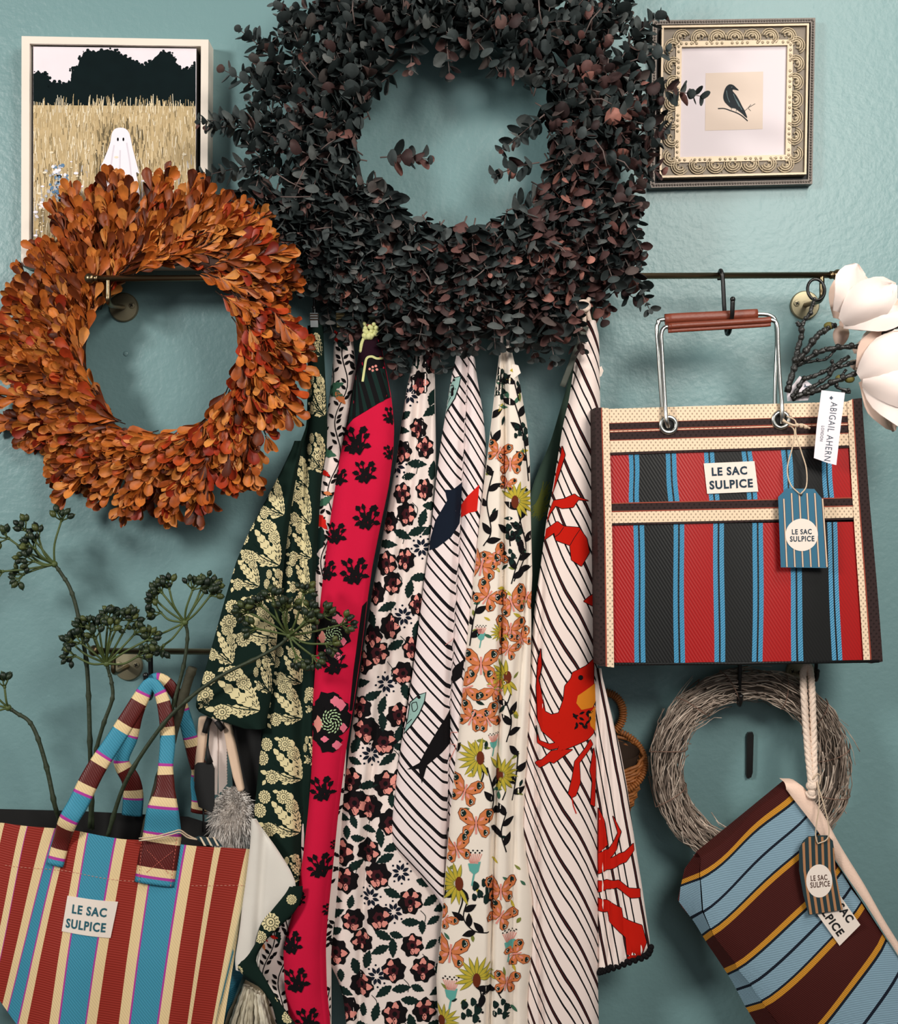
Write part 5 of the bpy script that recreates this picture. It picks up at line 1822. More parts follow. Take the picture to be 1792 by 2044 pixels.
def twig(root, pts, r0, r1, knots=True):
    mb = MB()
    P = catmull(z4(pts), 5)
    n = len(P)
    rr = [(r0 + (r1 - r0) * i / n) * S * (1 + (.22 * math.sin(i * 2.1) if knots else 0)) for i in range(n)]
    mb.tube([MF(*p) for p in P], rr, 7)
    for i in range(2, n - 1, 4):
        mb.ball(MF(P[i][0] + RT.uniform(-2, 2), P[i][1] - 2, P[i][2] + 2), rr[i] * 1.2, n=6, m=4)
    return mb.build('twig', M['bark'], root)


z4 = lambda l: [(*zm(x, y), d) for x, y, d in l]
twig(mg, [(420, 1500, 10), (480, 1260, 14), (505, 1120, 18), (540, 950, 20), (575, 800, 22), (560, 720, 24), (510, 650, 24)], 6, 4)
twig(mg, [(565, 740, 22), (600, 640, 24), (660, 560, 26), (700, 440, 26), (730, 360, 24)], 4, 3)
twig(mg, [(500, 1150, 16), (600, 1040, 20), (700, 900, 24), (790, 790, 26), (850, 770, 28)], 6, 5)
twig(mg, [(850, 770, 20), (900, 730, 16), (960, 700, 14), (1010, 690, 14)], 4, 4)
twig(mg2, [(500, 1200, 8), (600, 1130, 12), (760, 1030, 16), (900, 980, 18), (1100, 950, 16), (1290, 940, 14), (1450, 880, 10), (1560, 780, 30), (1740, 700, 30), (1790, 650, 26)], 5, 4)
twig(mg2, [(480, 1580, 6), (600, 1520, 10), (720, 1500, 12), (860, 1440, 14), (1000, 1360, 16), (1180, 1300, 16), (1260, 1260, 10)], 5, 5)
twig(mg2, [(640, 1480, 8), (780, 1400, 12), (930, 1290, 16), (960, 1180, 20), (930, 1120, 22)], 4, 3)
twig(mg3, [(470, 1560, 10), (540, 1460, 16), (600, 1350, 20), (720, 1310, 14), (900, 1230, 8), (1080, 1130, 2), (1200, 1050, -6)], 4, 4)
twig(mg3, [(900, 1240, 8), (1020, 1200, 12), (1160, 1160, 10), (1290, 1120, 6)], 4, 3)
twig(mg3, [(600, 1140, 0), (760, 1110, 2), (900, 1090, 6), (990, 1000, 8), (1060, 930, 6)], 3, 2)
twig(mg3, [(1080, 1500, 10), (1180, 1490, 14), (1010, 1420, 12), (1140, 1220, 8)], 3, 3)
for root, x, y in ((mg, 920, 690), (mg2, 1170, 1340), (mg3, 1060, 1330)):
    mb = MB()
    p = zm(x, y)
    mb.ball(MF(p[0], p[1], 14), 9 * S, n=9, m=6, sc=(1.1, .8, .8))
    mb.build('calyx', M['calyx'], root)
# white maker's card tied to the branch, and a second folded one behind
mb = MB()
cq = [(1627, 783), (1673, 788), (1665, 850), (1656, 930), (1640, 926), (1612, 916), (1618, 850)]
mb.prism(cq, RF, 40, 41.2, 0)
fn = lambda x, y: RF(x, y, 41.8)
M['card'] = mat('white_card', (240, 232, 238), .7)
M['grey_ink'] = mat('grey_ink', (70, 84, 96), .8)
put_text(mb, 'ABIGAIL AHERN', 1645, 864, 116, 13, 97, fn, 1, -.004)
put_text(mb, 'LONDON', 1628, 868, 30, 6, 97, fn, 1, 0)
flat(mb, m_disc(1646, 798, 3.2, 9, lob=5, amp=.3), RF, 41.8, 1)
mb.build('card_tag', [M['card'], M['grey_ink']], mg, smooth=False)
mb = MB()
mb.prism([zm(590, 1290), zm(800, 1440), zm(740, 1470), zm(690, 1590), zm(440, 1600), zm(430, 1500)], MF, -2, -.8, 0)
flat(mb, m_stroke([zm(640, 1425), zm(735, 1415)], 2), MF, -.2, 1)
flat(mb, m_leaf(*zm(655, 1405), 4, 3, .5), MF, -.2, 1)
mb.build('card_tag', [M['card'], M['grey_ink']], mg3, smooth=False)
# ring on the rail end
mb = MB()
ring = [FRL(1626 + 17 * math.cos(q), 580 + 22 * math.sin(q), 9 + 5 * math.sin(q)) for q in np.linspace(0, 2 * math.pi, 33)[:-1]]
mb.tube(ring, 3 * S, 7, closed=True)
tag(mb.build('ring_hook', M['black_metal']), 'black metal ring looped over the right end of the upper rail', 'hook')

# ---------------------------------------------------------------- grey twig wreath
TW = FR(.05)
tw = empty('twig_wreath', TW(1497, 1725), 'small wreath of dried grey twigs on the right wall', 'wreath')
R5 = random.Random(8)
mt = leaf_mat('grey_dried_twig', [(0, (110, 96, 86)), (.4, (170, 152, 138)), (.75, (202, 184, 168)), (1, (222, 206, 190))], .8, .15)
mb = MB()
tcx, tcy = 1497, 1533
for k in range(900):
    a0 = R5.uniform(0, 2 * math.pi); da = R5.uniform(.5, 1.3)
    ph = R5.uniform(0, 6.28); rr = 33 * (R5.random() ** .55)
    n = 9
    pth = []
    flare = R5.random() < .16
    for i in range(n):
        t = i / (n - 1)
        a = a0 + da * t
        q = ph + t * R5.uniform(.3, .9)
        r = rr * (1 + (.7 * t ** 3 if flare else 0)) + 4 * math.sin(t * 9 + ph)
        R_x = 168 + r * math.cos(q)
        pth.append(TW(tcx + R_x * math.cos(a), tcy + R_x * math.sin(a) * 1.0, r * math.sin(q) * .9 + 4))
    w0 = R5.uniform(.8, 1.7) * S
    mb.tube(pth, [w0 * (1 - .45 * i / n) for i in range(n)], 4)
o = mb.build('twigs', mt, tw)
o['kind'] = 'stuff'
mb = MB()
mb.tube([TW(tcx + 168 * math.cos(q), tcy + 168 * math.sin(q), 0) for q in np.linspace(0, 2 * math.pi, 49)[:-1]], 18 * S, 8, closed=True)
mb.build('core', mat('brown_twig_core', (84, 74, 66), .9), tw)
for a in (-1.25, -.75, -.25, .25, 2.75, 3.3, 3.9, 4.4):
    mb = MB()
    c, s_ = math.cos(a), math.sin(a)
    pth = [TW(tcx + (168 + 36 * math.cos(q)) * math.cos(a + .05 * q), tcy + (168 + 36 * math.cos(q)) * math.sin(a + .05 * q), 35 * math.sin(q) + 2) for q in np.linspace(0, 2 * math.pi, 21)[:-1]]
    mb.tube(pth, 1.1 * S, 5, closed=True)
    mb.build('binding_wire', mat('binding_wire', (120, 92, 78), .7) if a == -1.25 else bpy.data.materials['binding_wire'], tw)
# black hook bar on the wall inside it, hook above
mb = MB()
mb.prism([(1488, 1466), (1491, 1461), (1500, 1460), (1502, 1466), (1500, 1540), (1497, 1550), (1489, 1552), (1487, 1545)], W0, 0, 9)
tag(mb.build('wall_hook', M['black_metal'], smooth=False), 'short black metal bar on the wall inside the twig wreath', 'hook')
s_hook(1474, 1308, 98, FLL, 'black hook the twig wreath hangs on, below the red bag', r=4.2, bot=10)
s_hook(1626, 1310, 46, FLL, 'black hook with the white rope loop, below the red bag', r=3.8, bot=10)

# ---------------------------------------------------------------- blue and maroon striped pouch on a rope
PF = FR(.115, 24)
po = empty('striped_pouch', PF(1560, 2100), 'light blue and maroon striped pouch hanging askew from a white rope', 'bag')
pc = {'m': weave_mat('maroon_ribbed_cotton', (74, 26, 22), 55, 150, .4, .75, .2, .72), 'y': weave_mat('yellow_ribbed_cotton', (214, 148, 48), 55, 150, .4, .75, .2, .72), 'k': weave_mat('navy_ribbed_cotton', (22, 30, 44), 55, 150, .4, .75, .2, .72), 'b': weave_mat('pale_blue_ribbed_cotton', (140, 172, 190), 82, 150, .5, .75, .2, .8), 't': mat('white_herringbone_tape', (240, 208, 188), .85, bump=.2, bscale=500)}
pk = list('mykbt')
pm = [pc[k] for k in pk]
# boundaries: (left edge point, right edge point), stripe between this one and the next
B_ = [((1402, 1718), (1577, 1574), 'm'), ((1400, 1748), (1584, 1590), 'y'), ((1400, 1758), (1589, 1600), 'k'), ((1401, 1763), (1592, 1604), 'b'), ((1405, 1824), (1613, 1631), 'k'), ((1407, 1829), (1616, 1635), 'b'), ((1421, 1860), (1637, 1664), 'k'), ((1423, 1864), (1639, 1668), 'y'), ((1428, 1874), (1643, 1677), 'm'),
      ((1474, 1930), (1681, 1733), 'y'), ((1478, 1940), (1686, 1742), 'k'), ((1481, 1944), (1689, 1746), 'b'), ((1504, 1971), (1705, 1774), 'k'), ((1507, 1976), (1708, 1779), 'b'), ((1525, 2006), (1727, 1804), 'k'), ((1527, 2010), (1729, 1808), 'y'), ((1533, 2020), (1735, 1818), 'm'),
      ((1590, 2098), (1769, 1870), 'y'), ((1596, 2106), (1775, 1880), 'k'), ((1600, 2110), (1778, 1885), 'b'), ((1636, 2160), (1806, 1928), 'k'), ((1640, 2165), (1810, 1933), 'b'), ((1672, 2210), (1838, 1975), 'k'), ((1676, 2214), (1842, 1980), 'y'), ((1684, 2222), (1850, 1990), 'm'), ((1730, 2280), (1890, 2050), None)]


def pbulge(s_, t):
    return 26 * math.sin(math.pi * s_) ** .6 * (.35 + .65 * min(1, t * 1.6)) + 4 * math.sin(s_ * 6 + t * 5)


nb = len(B_)
mb = MB()
for i in range(nb - 1):
    (a, b, k), (c, d, _) = B_[i], B_[i + 1]
    V, F = [], []
    n = 14
    rows = 2 if k in 'yk' else 5
    for r in range(rows + 1):
        v = r / rows
        for j in range(n + 1):
            s_ = j / n
            x = (a[0] * (1 - s_) + b[0] * s_) * (1 - v) + (c[0] * (1 - s_) + d[0] * s_) * v
            y = (a[1] * (1 - s_) + b[1] * s_) * (1 - v) + (c[1] * (1 - s_) + d[1] * s_) * v
            t = (y - (1718 + (1574 - 1718) * s_)) / 480
            x += 2.5 * math.sin(s_ * 7 + t * 9); y += 2.0 * math.sin(s_ * 8)
            V.append(PF(x, y, pbulge(s_, t)))
    for r in range(rows):
        for j in range(n):
            q = r * (n + 1) + j
            F.append((q, q + n + 1, q + n + 2, q + 1))
    mb.add(V, F, pk.index(k))
mb.build('front_panel', pm, po)
# gusset on its lower left side and the back
mb = MB()
gl = [(1402, 1718), (1378, 1752), (1364, 1815), (1372, 1830), (1396, 1858), (1426, 1908), (1452, 1946), (1476, 1984), (1500, 2030), (1530, 2080), (1600, 2190), (1690, 2300)]
gy_ = [p[1] for p in gl]
for i in range(nb - 1):
    (a, b, k), (c, d, _) = B_[i], B_[i + 1]
    def gp(p):
        y2 = p[1] + 26 if p[1] > 1740 else p[1] + 10
        return (float(np.interp(y2, gy_, [q[0] for q in gl])), y2)
    n = 3
    V = []
    for v in (0, .5, 1):
        p = (a[0] * (1 - v) + c[0] * v, a[1] * (1 - v) + c[1] * v)
        g = gp(p)
        for s_ in (0, .33, .66, 1):
            V.append(PF(p[0] * (1 - s_) + g[0] * s_ + 2.5 * math.sin(0), p[1] * (1 - s_) + g[1] * s_, pbulge(0, .5) * (1 - s_) - 38 * s_))
    F = [(r * 4 + j, r * 4 + j + 1, r * 4 + j + 5, r * 4 + j + 4) for r in range(2) for j in range(3)]
    mb.add(V, F, pk.index(k))
back = [(1402, 1718), (1580, 1572), (1892, 2052), (1735, 2285), (1690, 2300)] + gl[::-1][1:-1]
mb.add([PF(x, y, -38) for x, y in back], [tuple(range(len(back)))], 0)
V = []
for j_ in range(15):
    s_ = j_ / 14
    x, y = 1402 * (1 - s_) + 1577 * s_ + 2.5 * math.sin(s_ * 7), 1718 * (1 - s_) + 1574 * s_ + 2 * math.sin(s_ * 8)
    V += [PF(x, y, pbulge(s_, 0)), PF(x, y - 2, pbulge(s_, 0) - 6), PF(1402 * (1 - s_) + 1580 * s_, 1718 * (1 - s_) + 1572 * s_ - 1, -38)]
mb.add(V, [(3 * j_ + e, 3 * j_ + 1 + e, 3 * j_ + 4 + e, 3 * j_ + 3 + e) for j_ in range(14) for e in (0, 1)], 0)
mb.build('gusset', pm, po)
# white tape along the opening
mb = MB()
to = [(1571, 1566), (1606, 1573), (1646, 1627), (1682, 1693), (1729, 1769), (1769, 1839), (1800, 1888), (1860, 1985), (1900, 2050)]
ti = [(1574, 1580), (1591, 1603), (1634, 1660), (1677, 1729), (1732, 1809), (1769, 1868), (1794, 1906), (1850, 2000), (1886, 2060)]
po_, pi_ = catmull(to, 5), catmull(ti, 5)
V, F = [], []
for i in range(len(po_)):
    t = i / len(po_)
    d = 6 + 10 * math.sin(math.pi * min(1, t * 1.3))
    V += [PF(*po_[i], -36), PF(*po_[i], d - 5), PF(*(po_[i] * .75 + pi_[i] * .25), d + 1), PF(*(po_[i] * .25 + pi_[i] * .75), d + 2), PF(*pi_[i], d - 2)]
for i in range(len(po_) - 1):
    for q in range(4):
        F.append((5 * i + q, 5 * i + 5 + q, 5 * i + 6 + q, 5 * i + 1 + q))
mb.add(V, F, 0)
mb.build('edge_tape', pc['t'], po)
# rope loop with knot
mb = MB()


def rope(mb, pts, r, n=6):
    P = catmull(pts, n)
    for ph in (0, 2.09, 4.19):
        q = []
        for i, p in enumerate(P):
            a = ph + i * .95
            q.append(PF(p[0] + r * .45 * math.cos(a), p[1], p[2] + r * .45 * math.sin(a)))
        mb.tube(q, r * .62 * S, 6)


rope(mb, [(1621, 1568, 18), (1620, 1500, -4), (1618, 1430, -16), (1617, 1360, -26), (1620, 1342, -28), (1626, 1334, -28), (1631, 1342, -28), (1634, 1370, -26), (1634, 1430, -16), (1632, 1500, -4), (1628, 1565, 16)], 7, 12)
mb.ball(PF(1623, 1570, 16), 11 * S, n=10, m=7, sc=(1.1, .8, .9))
mb.ball(PF(1622, 1584, 16), 9 * S, n=10, m=7, sc=(.9, .8, 1.1))
mb.tube([PF(*p) for p in catmull([(1612, 1584, 10), (1618, 1592, 18), (1628, 1592, 18), (1632, 1582, 10)], 5)], 3.5 * S, 7)
mb.build('rope_strap', M['rope'], po)
# label and tag
mb = MB()
LD = 27
flat(mb, [(1716, 1845), (1674.5, 1887), (1615, 1803), (1657, 1760)], PF, LD, 0)
fn = lambda x, y: PF(x, y, LD + .6)
put_text(mb, 'LE SAC', 1677, 1809, 70, 17, 54.5, fn, 1, .035)
put_text(mb, 'SULPICE', 1653, 1829, 86, 17, 54.5, fn, 1, .035)
mb.build('sewn_label', [M['label'], M['black']], po, smooth=False)
mb = MB()
zt = lambda x, y: (1550 + x / 7.302, 1612 + y / 7.302)
M['tag_dark'] = mat('dark_teal_tag_card', (24, 50, 56), .7)
M['tag_tan'] = mat('tan_tag_stripe', (172, 122, 82), .7)
TP = 32
mb.prism([zt(*p) for p in [(310, 580), (370, 470), (440, 405), (580, 392), (720, 390), (800, 470), (830, 680), (840, 1000), (945, 1470), (700, 1510), (450, 1550), (370, 1250), (310, 900)]], PF, TP - 1.2, TP, 0)
for i in range(6):
    x0 = 372 + i * 91
    top = 480 if i in (0, 5) else 410
    xb = 480 + i * 90
    xm = x0 + 14
    if i == 5: x0, xm, xb = 815, 832, 935
    st = [zt(x0 - 18, top + (90 if i == 5 else 30 if i == 0 else 0)), zt(x0 + (18 if i < 5 else 2), top + (90 if i == 5 else 0)), zt(xm + (20 if i < 5 else 4), 900), zt(xb + (20 if i < 5 else 6), 1535 - i * 13), zt(xb - 18, 1538 - i * 13), zt(xm - 16, 900)]
    flat(mb, st, PF, TP + .4, 1)
c_ = zt(600, 1050)
flat(mb, m_disc(c_[0], c_[1], 26, 34, 1, 1.27), PF, TP + .9, 2)
fn = lambda x, y: PF(x, y, TP + 1.5)
a_ = zt(595, 1002); put_text(mb, 'LE SAC', a_[0], a_[1], 33, 11, -4, fn, 3, .02)
a_ = zt(612, 1098); put_text(mb, 'SULPICE', a_[0], a_[1], 39, 11.5, -5, fn, 3, .02)
a_ = zt(570, 492); flat(mb, m_disc(a_[0], a_[1], 2.6, 10), PF, TP + .9, 4)
pt = mb.build('hang_tag', [M['tag_dark'], M['tag_tan'], M['label'], mat('brown_ink', (88, 62, 52), .8), M['black']], po, smooth=False)
mb = MB()
for pts in ([(1631, 1560, 24), (1632, 1600, 34), (1626, 1640, 36), (1624, 1664, 36), (1628, 1681, 36)], [(1632, 1566, 24), (1642, 1610, 36), (1650, 1650, 38), (1646, 1672, 37), (1628, 1681, 36)], [(1622, 1556, 22), (1632, 1546, 20), (1640, 1552, 16), (1636, 1566, 22)]):
    mb.tube([PF(*p) for p in catmull(pts, 6)], 1.2 * S, 6)
mb.build('string', M['string'], pt)

# ---------------------------------------------------------------- wicker wall basket
KF = FR(.03, 40)
kb = empty('wicker_basket', KF(1215, 1640), 'brown wicker wall basket half hidden behind the lobster towel', 'basket')
M['wicker'] = mat('brown_wicker', (164, 100, 48), .55, var=.35, vscale=80, bump=.3, bscale=300)
kcx = 1208
mb = MB()
rowsN = 17
for i in range(rowsN):
    t = i / (rowsN - 1)
    y = 1535 + 100 * t
    rx = 76 * (1 - .12 * t - .42 * t ** 2.4); rz = 40 * (1 - .1 * t - .4 * t ** 2.2)
    pth = []
    for q in range(48):
        a = 2 * math.pi * q / 48
        wv = 2.6 * math.sin(q * math.pi / 2 + i * math.pi)
        dz = 34 + .7 * (rz + wv) * math.sin(a)
        yy = y - 52 * (1 - t) * (.5 - .5 * math.sin(a)) * 1.25 + 4
        pth.append(KF(kcx + (rx + wv) * math.cos(a), yy, dz))
    mb.tube(pth, 3.5 * S, 6, closed=True)
mb.build('woven_body', M['wicker'], kb)
mb = MB()
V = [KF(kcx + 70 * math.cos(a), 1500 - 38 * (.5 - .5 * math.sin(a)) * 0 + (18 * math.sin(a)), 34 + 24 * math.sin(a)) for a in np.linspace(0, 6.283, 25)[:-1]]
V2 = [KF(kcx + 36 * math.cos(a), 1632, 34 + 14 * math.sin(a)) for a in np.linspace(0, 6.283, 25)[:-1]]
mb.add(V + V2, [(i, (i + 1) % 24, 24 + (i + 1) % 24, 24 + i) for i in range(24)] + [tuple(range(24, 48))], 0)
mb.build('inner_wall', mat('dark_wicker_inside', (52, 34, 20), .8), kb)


def wrapped(mb, P, r, closed, n):
    """thick cane wrapped with a thin one"""
    m = len(P)
    for i in range(m if closed else m - 1):
        a, b = np.array(P[i]), np.array(P[(i + 1) % m])
        mb.tube([tuple(a * .96 + b * .04), tuple(a * .5 + b * .5), tuple(a * .04 + b * .96)], [r * .72, r * 1.05, r * .72], n)


mb = MB()
rim = []
for q in range(84):
    a = 2 * math.pi * q / 84
    rim.append(KF(kcx + 80 * math.cos(a), 1521 + 60 * math.sin(a), 36 + 30 * math.sin(a)))
wrapped(mb, rim, 7.0 * S, True, 7)
mb.build('rim', M['wicker'], kb)
mb = MB()
hd = [KF(1210 + 37 * math.cos(a), 1428 - 42 * math.sin(a), 16) for a in np.linspace(-1.0, math.pi + 1.0, 44)]
wrapped(mb, hd, 9 * S, False, 7)
mb.build('handle', M['wicker'], kb)

# ---------------------------------------------------------------- striped tote on the lower rail
zo = lambda x, y: (x / 2.89, 1340 + y / 2.89)
TF = FR(.115, 26)
tt = empty('striped_tote', TF(230, 2100), 'large red, cream and turquoise striped tote bag in the lower left corner', 'bag')
tw_red = weave_mat('red_woven_tote', (158, 46, 34), 78, 110, .3, .6, .3, .8)
tw_cr = weave_mat('cream_woven_tote', (240, 212, 162), 35, 110, .25, .7, .2, .88)
tw_bl = weave_mat('turquoise_woven_tote', (66, 150, 178), 40, 110, .3, .6, .3, .82)
tw_mg = mat('magenta_thread', (176, 48, 150), .7)
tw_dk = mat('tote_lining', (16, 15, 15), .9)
tw_mr = weave_mat('maroon_woven_strap', (98, 30, 26), 30, 120, .3, .45, .4, .75)
TM = [tw_red, tw_cr, tw_bl, tw_mg, tw_dk, tw_mr]
ti_ = {'r': 0, 'c': 1, 'b': 2, 'm': 3}
# stripe edges (zoomed pixel columns) along the top hem and near the bottom of the picture
ST = [(-330, -560, 'r'), (-240, -480, 'c'), (-190, -420, 'b'), (-60, -300, 'c'), (10, -230, 'r'), (108, -120, 'c'), (146, -78, 'm'), (150, -74, 'r'), (244, -6, 'c'), (302, 30, 'm'), (309, 36, 'b'), (352, 104, 'm'), (360, 112, 'c'), (392, 160, 'r'), (450, 292, 'c'), (492, 346, 'm'), (500, 356, 'b'), (655, 502, 'm'), (666, 510, 'c'), (724, 566, 'r'), (826, 690, 'c'), (884, 748, 'm'), (892, 758, 'b'), (1056, 912, 'm'), (1068, 922, 'c'), (1128, 978, 'r'), (1228, 1084, 'c'), (1264, 1104, 'r'), (1408, 1226, 'c'), (1452, 1290, None)]


def tote_top(zx): return 886 + max(0, zx) * .1 + (18 if zx > 400 else 0) * min(1, (zx - 400) / 300 if zx > 400 else 0)


def tdep(x, y):
    u = (x + 120) / 620; v = (y - 1645) / 450
    return 30 * math.sin(math.pi * min(max(u, 0.02), .98)) ** .6 * min(1, .45 + v * .9) + 4 * math.sin(x * .035 + v * 3)


mb = MB()
for i in range(len(ST) - 1):
    a, b, k = ST[i]; c, d, _ = ST[i + 1]
    rows, nx = 22, (1 if k == 'm' else 4)
    V, F = [], []
    for r in range(rows + 1):
        v = r / rows
        e = v ** .92
        for j in range(nx + 1):
            s_ = j / nx
            xt, xb = a * (1 - s_) + c * s_, b * (1 - s_) + d * s_
            xx = xt * (1 - e * 1.25) + xb * e * 1.25
            yb = 2260 if xb > 300 else max(1890, 1930 + xb * 1.1)
            yy = tote_top(xt) * (1 - v) + yb * v
            e = (v * (yb - 886) / (2260 - 886)) ** .92
            xx = xt * (1 - e * 1.25) + xb * e * 1.25
            x, y = zo(xx, yy)
            if xx < 300: x += 10 * math.sin(v * 2.6) * min(1, (300 - xx) / 500)
            V.append(TF(x, y, tdep(x, y)))
    for r in range(rows):
        for j in range(nx):
            q = r * (nx + 1) + j
            F.append((q, q + nx + 1, q + nx + 2, q + 1))
    mb.add(V, F, ti_[k])
mb.build('front_panel', TM, tt)
# sides and back, dark inside
mb = MB()
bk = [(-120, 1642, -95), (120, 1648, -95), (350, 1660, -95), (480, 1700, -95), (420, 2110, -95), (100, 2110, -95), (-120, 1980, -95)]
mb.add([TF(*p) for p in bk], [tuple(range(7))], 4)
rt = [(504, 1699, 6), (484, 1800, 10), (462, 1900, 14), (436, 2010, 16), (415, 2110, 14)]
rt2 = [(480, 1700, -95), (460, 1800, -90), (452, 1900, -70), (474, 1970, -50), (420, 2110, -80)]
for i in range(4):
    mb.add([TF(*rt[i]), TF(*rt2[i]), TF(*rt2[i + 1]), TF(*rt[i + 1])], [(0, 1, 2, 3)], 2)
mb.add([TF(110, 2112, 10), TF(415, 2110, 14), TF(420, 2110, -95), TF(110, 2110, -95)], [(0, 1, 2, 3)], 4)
mb.build('side_and_back', TM, tt)
# hem stitching
mb = MB()
for i in range(62):
    zx = 20 + i * 23
    if 860 < zx < 1080: continue
    x, y = zo(zx - (245 if False else 0), tote_top(zx) + 238 - max(0, (zx - 900)) * .05)
    mb.tube([TF(x, y, tdep(x, y) + .6), TF(x + 4.5, y + .4, tdep(x + 4.5, y) + .6)], .55 * S, 4)
mb.build('hem_stitching', mat('pale_thread', (214, 150, 130), .8), tt)
# handles: segments of coloured webbing
seq = [('b', 150), ('m', 12), ('c', 50), ('r', 135), ('c', 50), ('m', 12)]


def strap(name, pts, widths, off, thick=9, m_end=None):
    P = catmull(pts, 9)
    n = len(P)
    W = np.interp(np.linspace(0, 1, n), np.linspace(0, 1, len(widths)), widths)
    # resample finely
    d = np.concatenate([[0], np.cumsum([np.hypot(P[i + 1][0] - P[i][0], P[i + 1][1] - P[i][1]) for i in range(n - 1)])])
    N = 150
    s_ = np.linspace(0, d[-1], N)
    Q = np.stack([np.interp(s_, d, [p[k] for p in P]) for k in range(3)], 1)
    Wq = np.interp(s_, d, W)
    tot = sum(q for _, q in seq) / 2.89
    def mf(i):
        t = ((s_[i] + off) % tot) * 2.89
        for k, L in seq:
            if t < L: return {'b': 2, 'm': 3, 'c': 1, 'r': 5}[k]
            t -= L
        return 1
    mb = MB()
    mb.tube([TF(*q) for q in Q], 0, 10, flat=[(w * S, thick * S) for w in Wq], up=(0, -1, 0), matf=mf)
    return mb.build(name, TM, tt)


zs = lambda l, dd: [(*zo(x, y), d) for (x, y), d in zip(l, dd)]
fl = [(310, 1125), (345, 990), (400, 860), (455, 760), (505, 650), (560, 545), (640, 420), (720, 290), (785, 180), (820, 110), (850, 80), (890, 110), (925, 190), (950, 320), (955, 440), (948, 560), (950, 680), (940, 800), (928, 950), (905, 1100), (885, 1235)]
fd = [tdep(*zo(310, 1125)) + 5, tdep(*zo(345, 990)) + 5, 36, 30, 24, 18, 10, 4, -2, -5, -6, -4, 0, 6, 10, 16, 22, 28, tdep(*zo(928, 950)) + 5, tdep(*zo(905, 1100)) + 5, tdep(*zo(885, 1235)) + 5]
strap('front_handle', zs(fl, fd), [32, 32, 36, 38, 38, 36, 34, 33, 32, 26, 22, 22, 26, 28, 29, 28, 36, 60, 72, 74, 74], 42)
bl = [(690, 900), (700, 780), (690, 680), (640, 560), (700, 420), (740, 280), (790, 170), (850, 70), (920, 80), (990, 170), (1030, 300), (1060, 430), (1085, 540), (1110, 620), (1110, 700), (1120, 800), (1110, 890)]
strap('back_handle', zs(bl, [-70, -66, -60, -52, -44, -36, -28, -22, -22, -28, -34, -40, -46, -52, -58, -66, -74]), [40, 40, 36, 30, 28, 26, 24, 24, 24, 24, 26, 28, 30, 34, 40, 46, 46], 20)
# crossed stitching on the right strap end
mb = MB()
for a, b in (((845, 1035), (975, 1170)), ((995, 1040), (840, 1165)), ((800, 1230), (815, 960)), ((985, 1240), (1018, 960))):
    p, q = zo(*a), zo(*b)
    for i in range(14):
        t0, t1 = i / 14, (i + .6) / 14
        A = (p[0] * (1 - t0) + q[0] * t0, p[1] * (1 - t0) + q[1] * t0); B2 = (p[0] * (1 - t1) + q[0] * t1, p[1] * (1 - t1) + q[1] * t1)
        mb.tube([TF(*A, tdep(*A) + 10.0), TF(*B2, tdep(*B2) + 10.0)], .6 * S, 4)
mb.build('cross_stitching', mat('red_thread', (206, 106, 92), .8), tt)
# label
mb = MB()
lq = [zo(385, 1298), zo(680, 1330), zo(640, 1535), zo(355, 1500)]
panel(mb, lq[:2], [lq[3], lq[2]], TF, 2, 0, ny=5, nx=8, dfun=tdep)
fn = lambda x, y: TF(x, y, tdep(x, y) + 2.8)
a_ = zo(517, 1380); put_text(mb, 'LE SAC', a_[0], a_[1], 70, 18, 5.5, fn, 1, .03)
a_ = zo(497, 1463); put_text(mb, 'SULPICE', a_[0], a_[1], 81, 18.5, 6, fn, 1, .03)
mb.build('sewn_label', [M['label'], mat('teal_ink', (30, 92, 106), .8)], tt, smooth=False)
# its tag and string lying on the rim
mb = MB()
mb.prism([zo(1105, 975), zo(1140, 962), zo(1245, 985), zo(1275, 1025), zo(1180, 1015)], TF, 8, 9.2, 0)
for i in range(3):
    x = 1140 + i * 38
    flat(mb, [zo(x, 968), zo(x + 12, 970), zo(x + 40, 1020), zo(x + 26, 1018)], TF, 9.7, 1)
o = mb.build('hang_tag', [M['tag_dark'], M['tag_cream']], tt, smooth=False)
mb = MB()
for dy in (0, 14):
    mb.tube([TF(*p) for p in catmull([(*zo(805, 960 + dy), 30), (*zo(900, 945 + dy), 36), (*zo(1000, 920 + dy), 34), (*zo(1040, 915 + dy), 28), (*zo(1080, 950 + dy), 20), (*zo(1130, 980), 14)], 5)], 1.4 * S, 5)
mb.build('string', M['string'], o)
s_hook(303, 1303, 86, FLL, 'black hook the handles of the striped tote hang on', r=5.0, bot=25)

# ---------------------------------------------------------------- berry stems standing in the tote
M['b_stem'] = mat('dark_green_stem', (44, 54, 34), .6, var=.35, vscale=60, bump=.4, bscale=200)
M['b_light'] = mat('green_berry_stalk', (74, 88, 42), .6, var=.3, vscale=80)
M['berry'] = leaf_mat('dark_green_berry', [(0, (22, 34, 24)), (.6, (38, 52, 32)), (1, (84, 92, 44))], .45, .4)
mbb = MB()
mbb.ball((0, 0, 0), 1.0, n=8, m=6, sc=(.8, .8, 1.05))
mbb.tube([(0, 0, .9), (0, 0, 1.25)], [.3, .12], 5)
berry_me = bpy.data.meshes.new('berry')
berry_me.from_pydata([tuple(v) for v in mbb.v], [], mbb.f)
berry_me.materials.append(M['berry'])
berry_me.polygons.foreach_set('use_smooth', [True] * len(mbb.f))
R6 = random.Random(31)


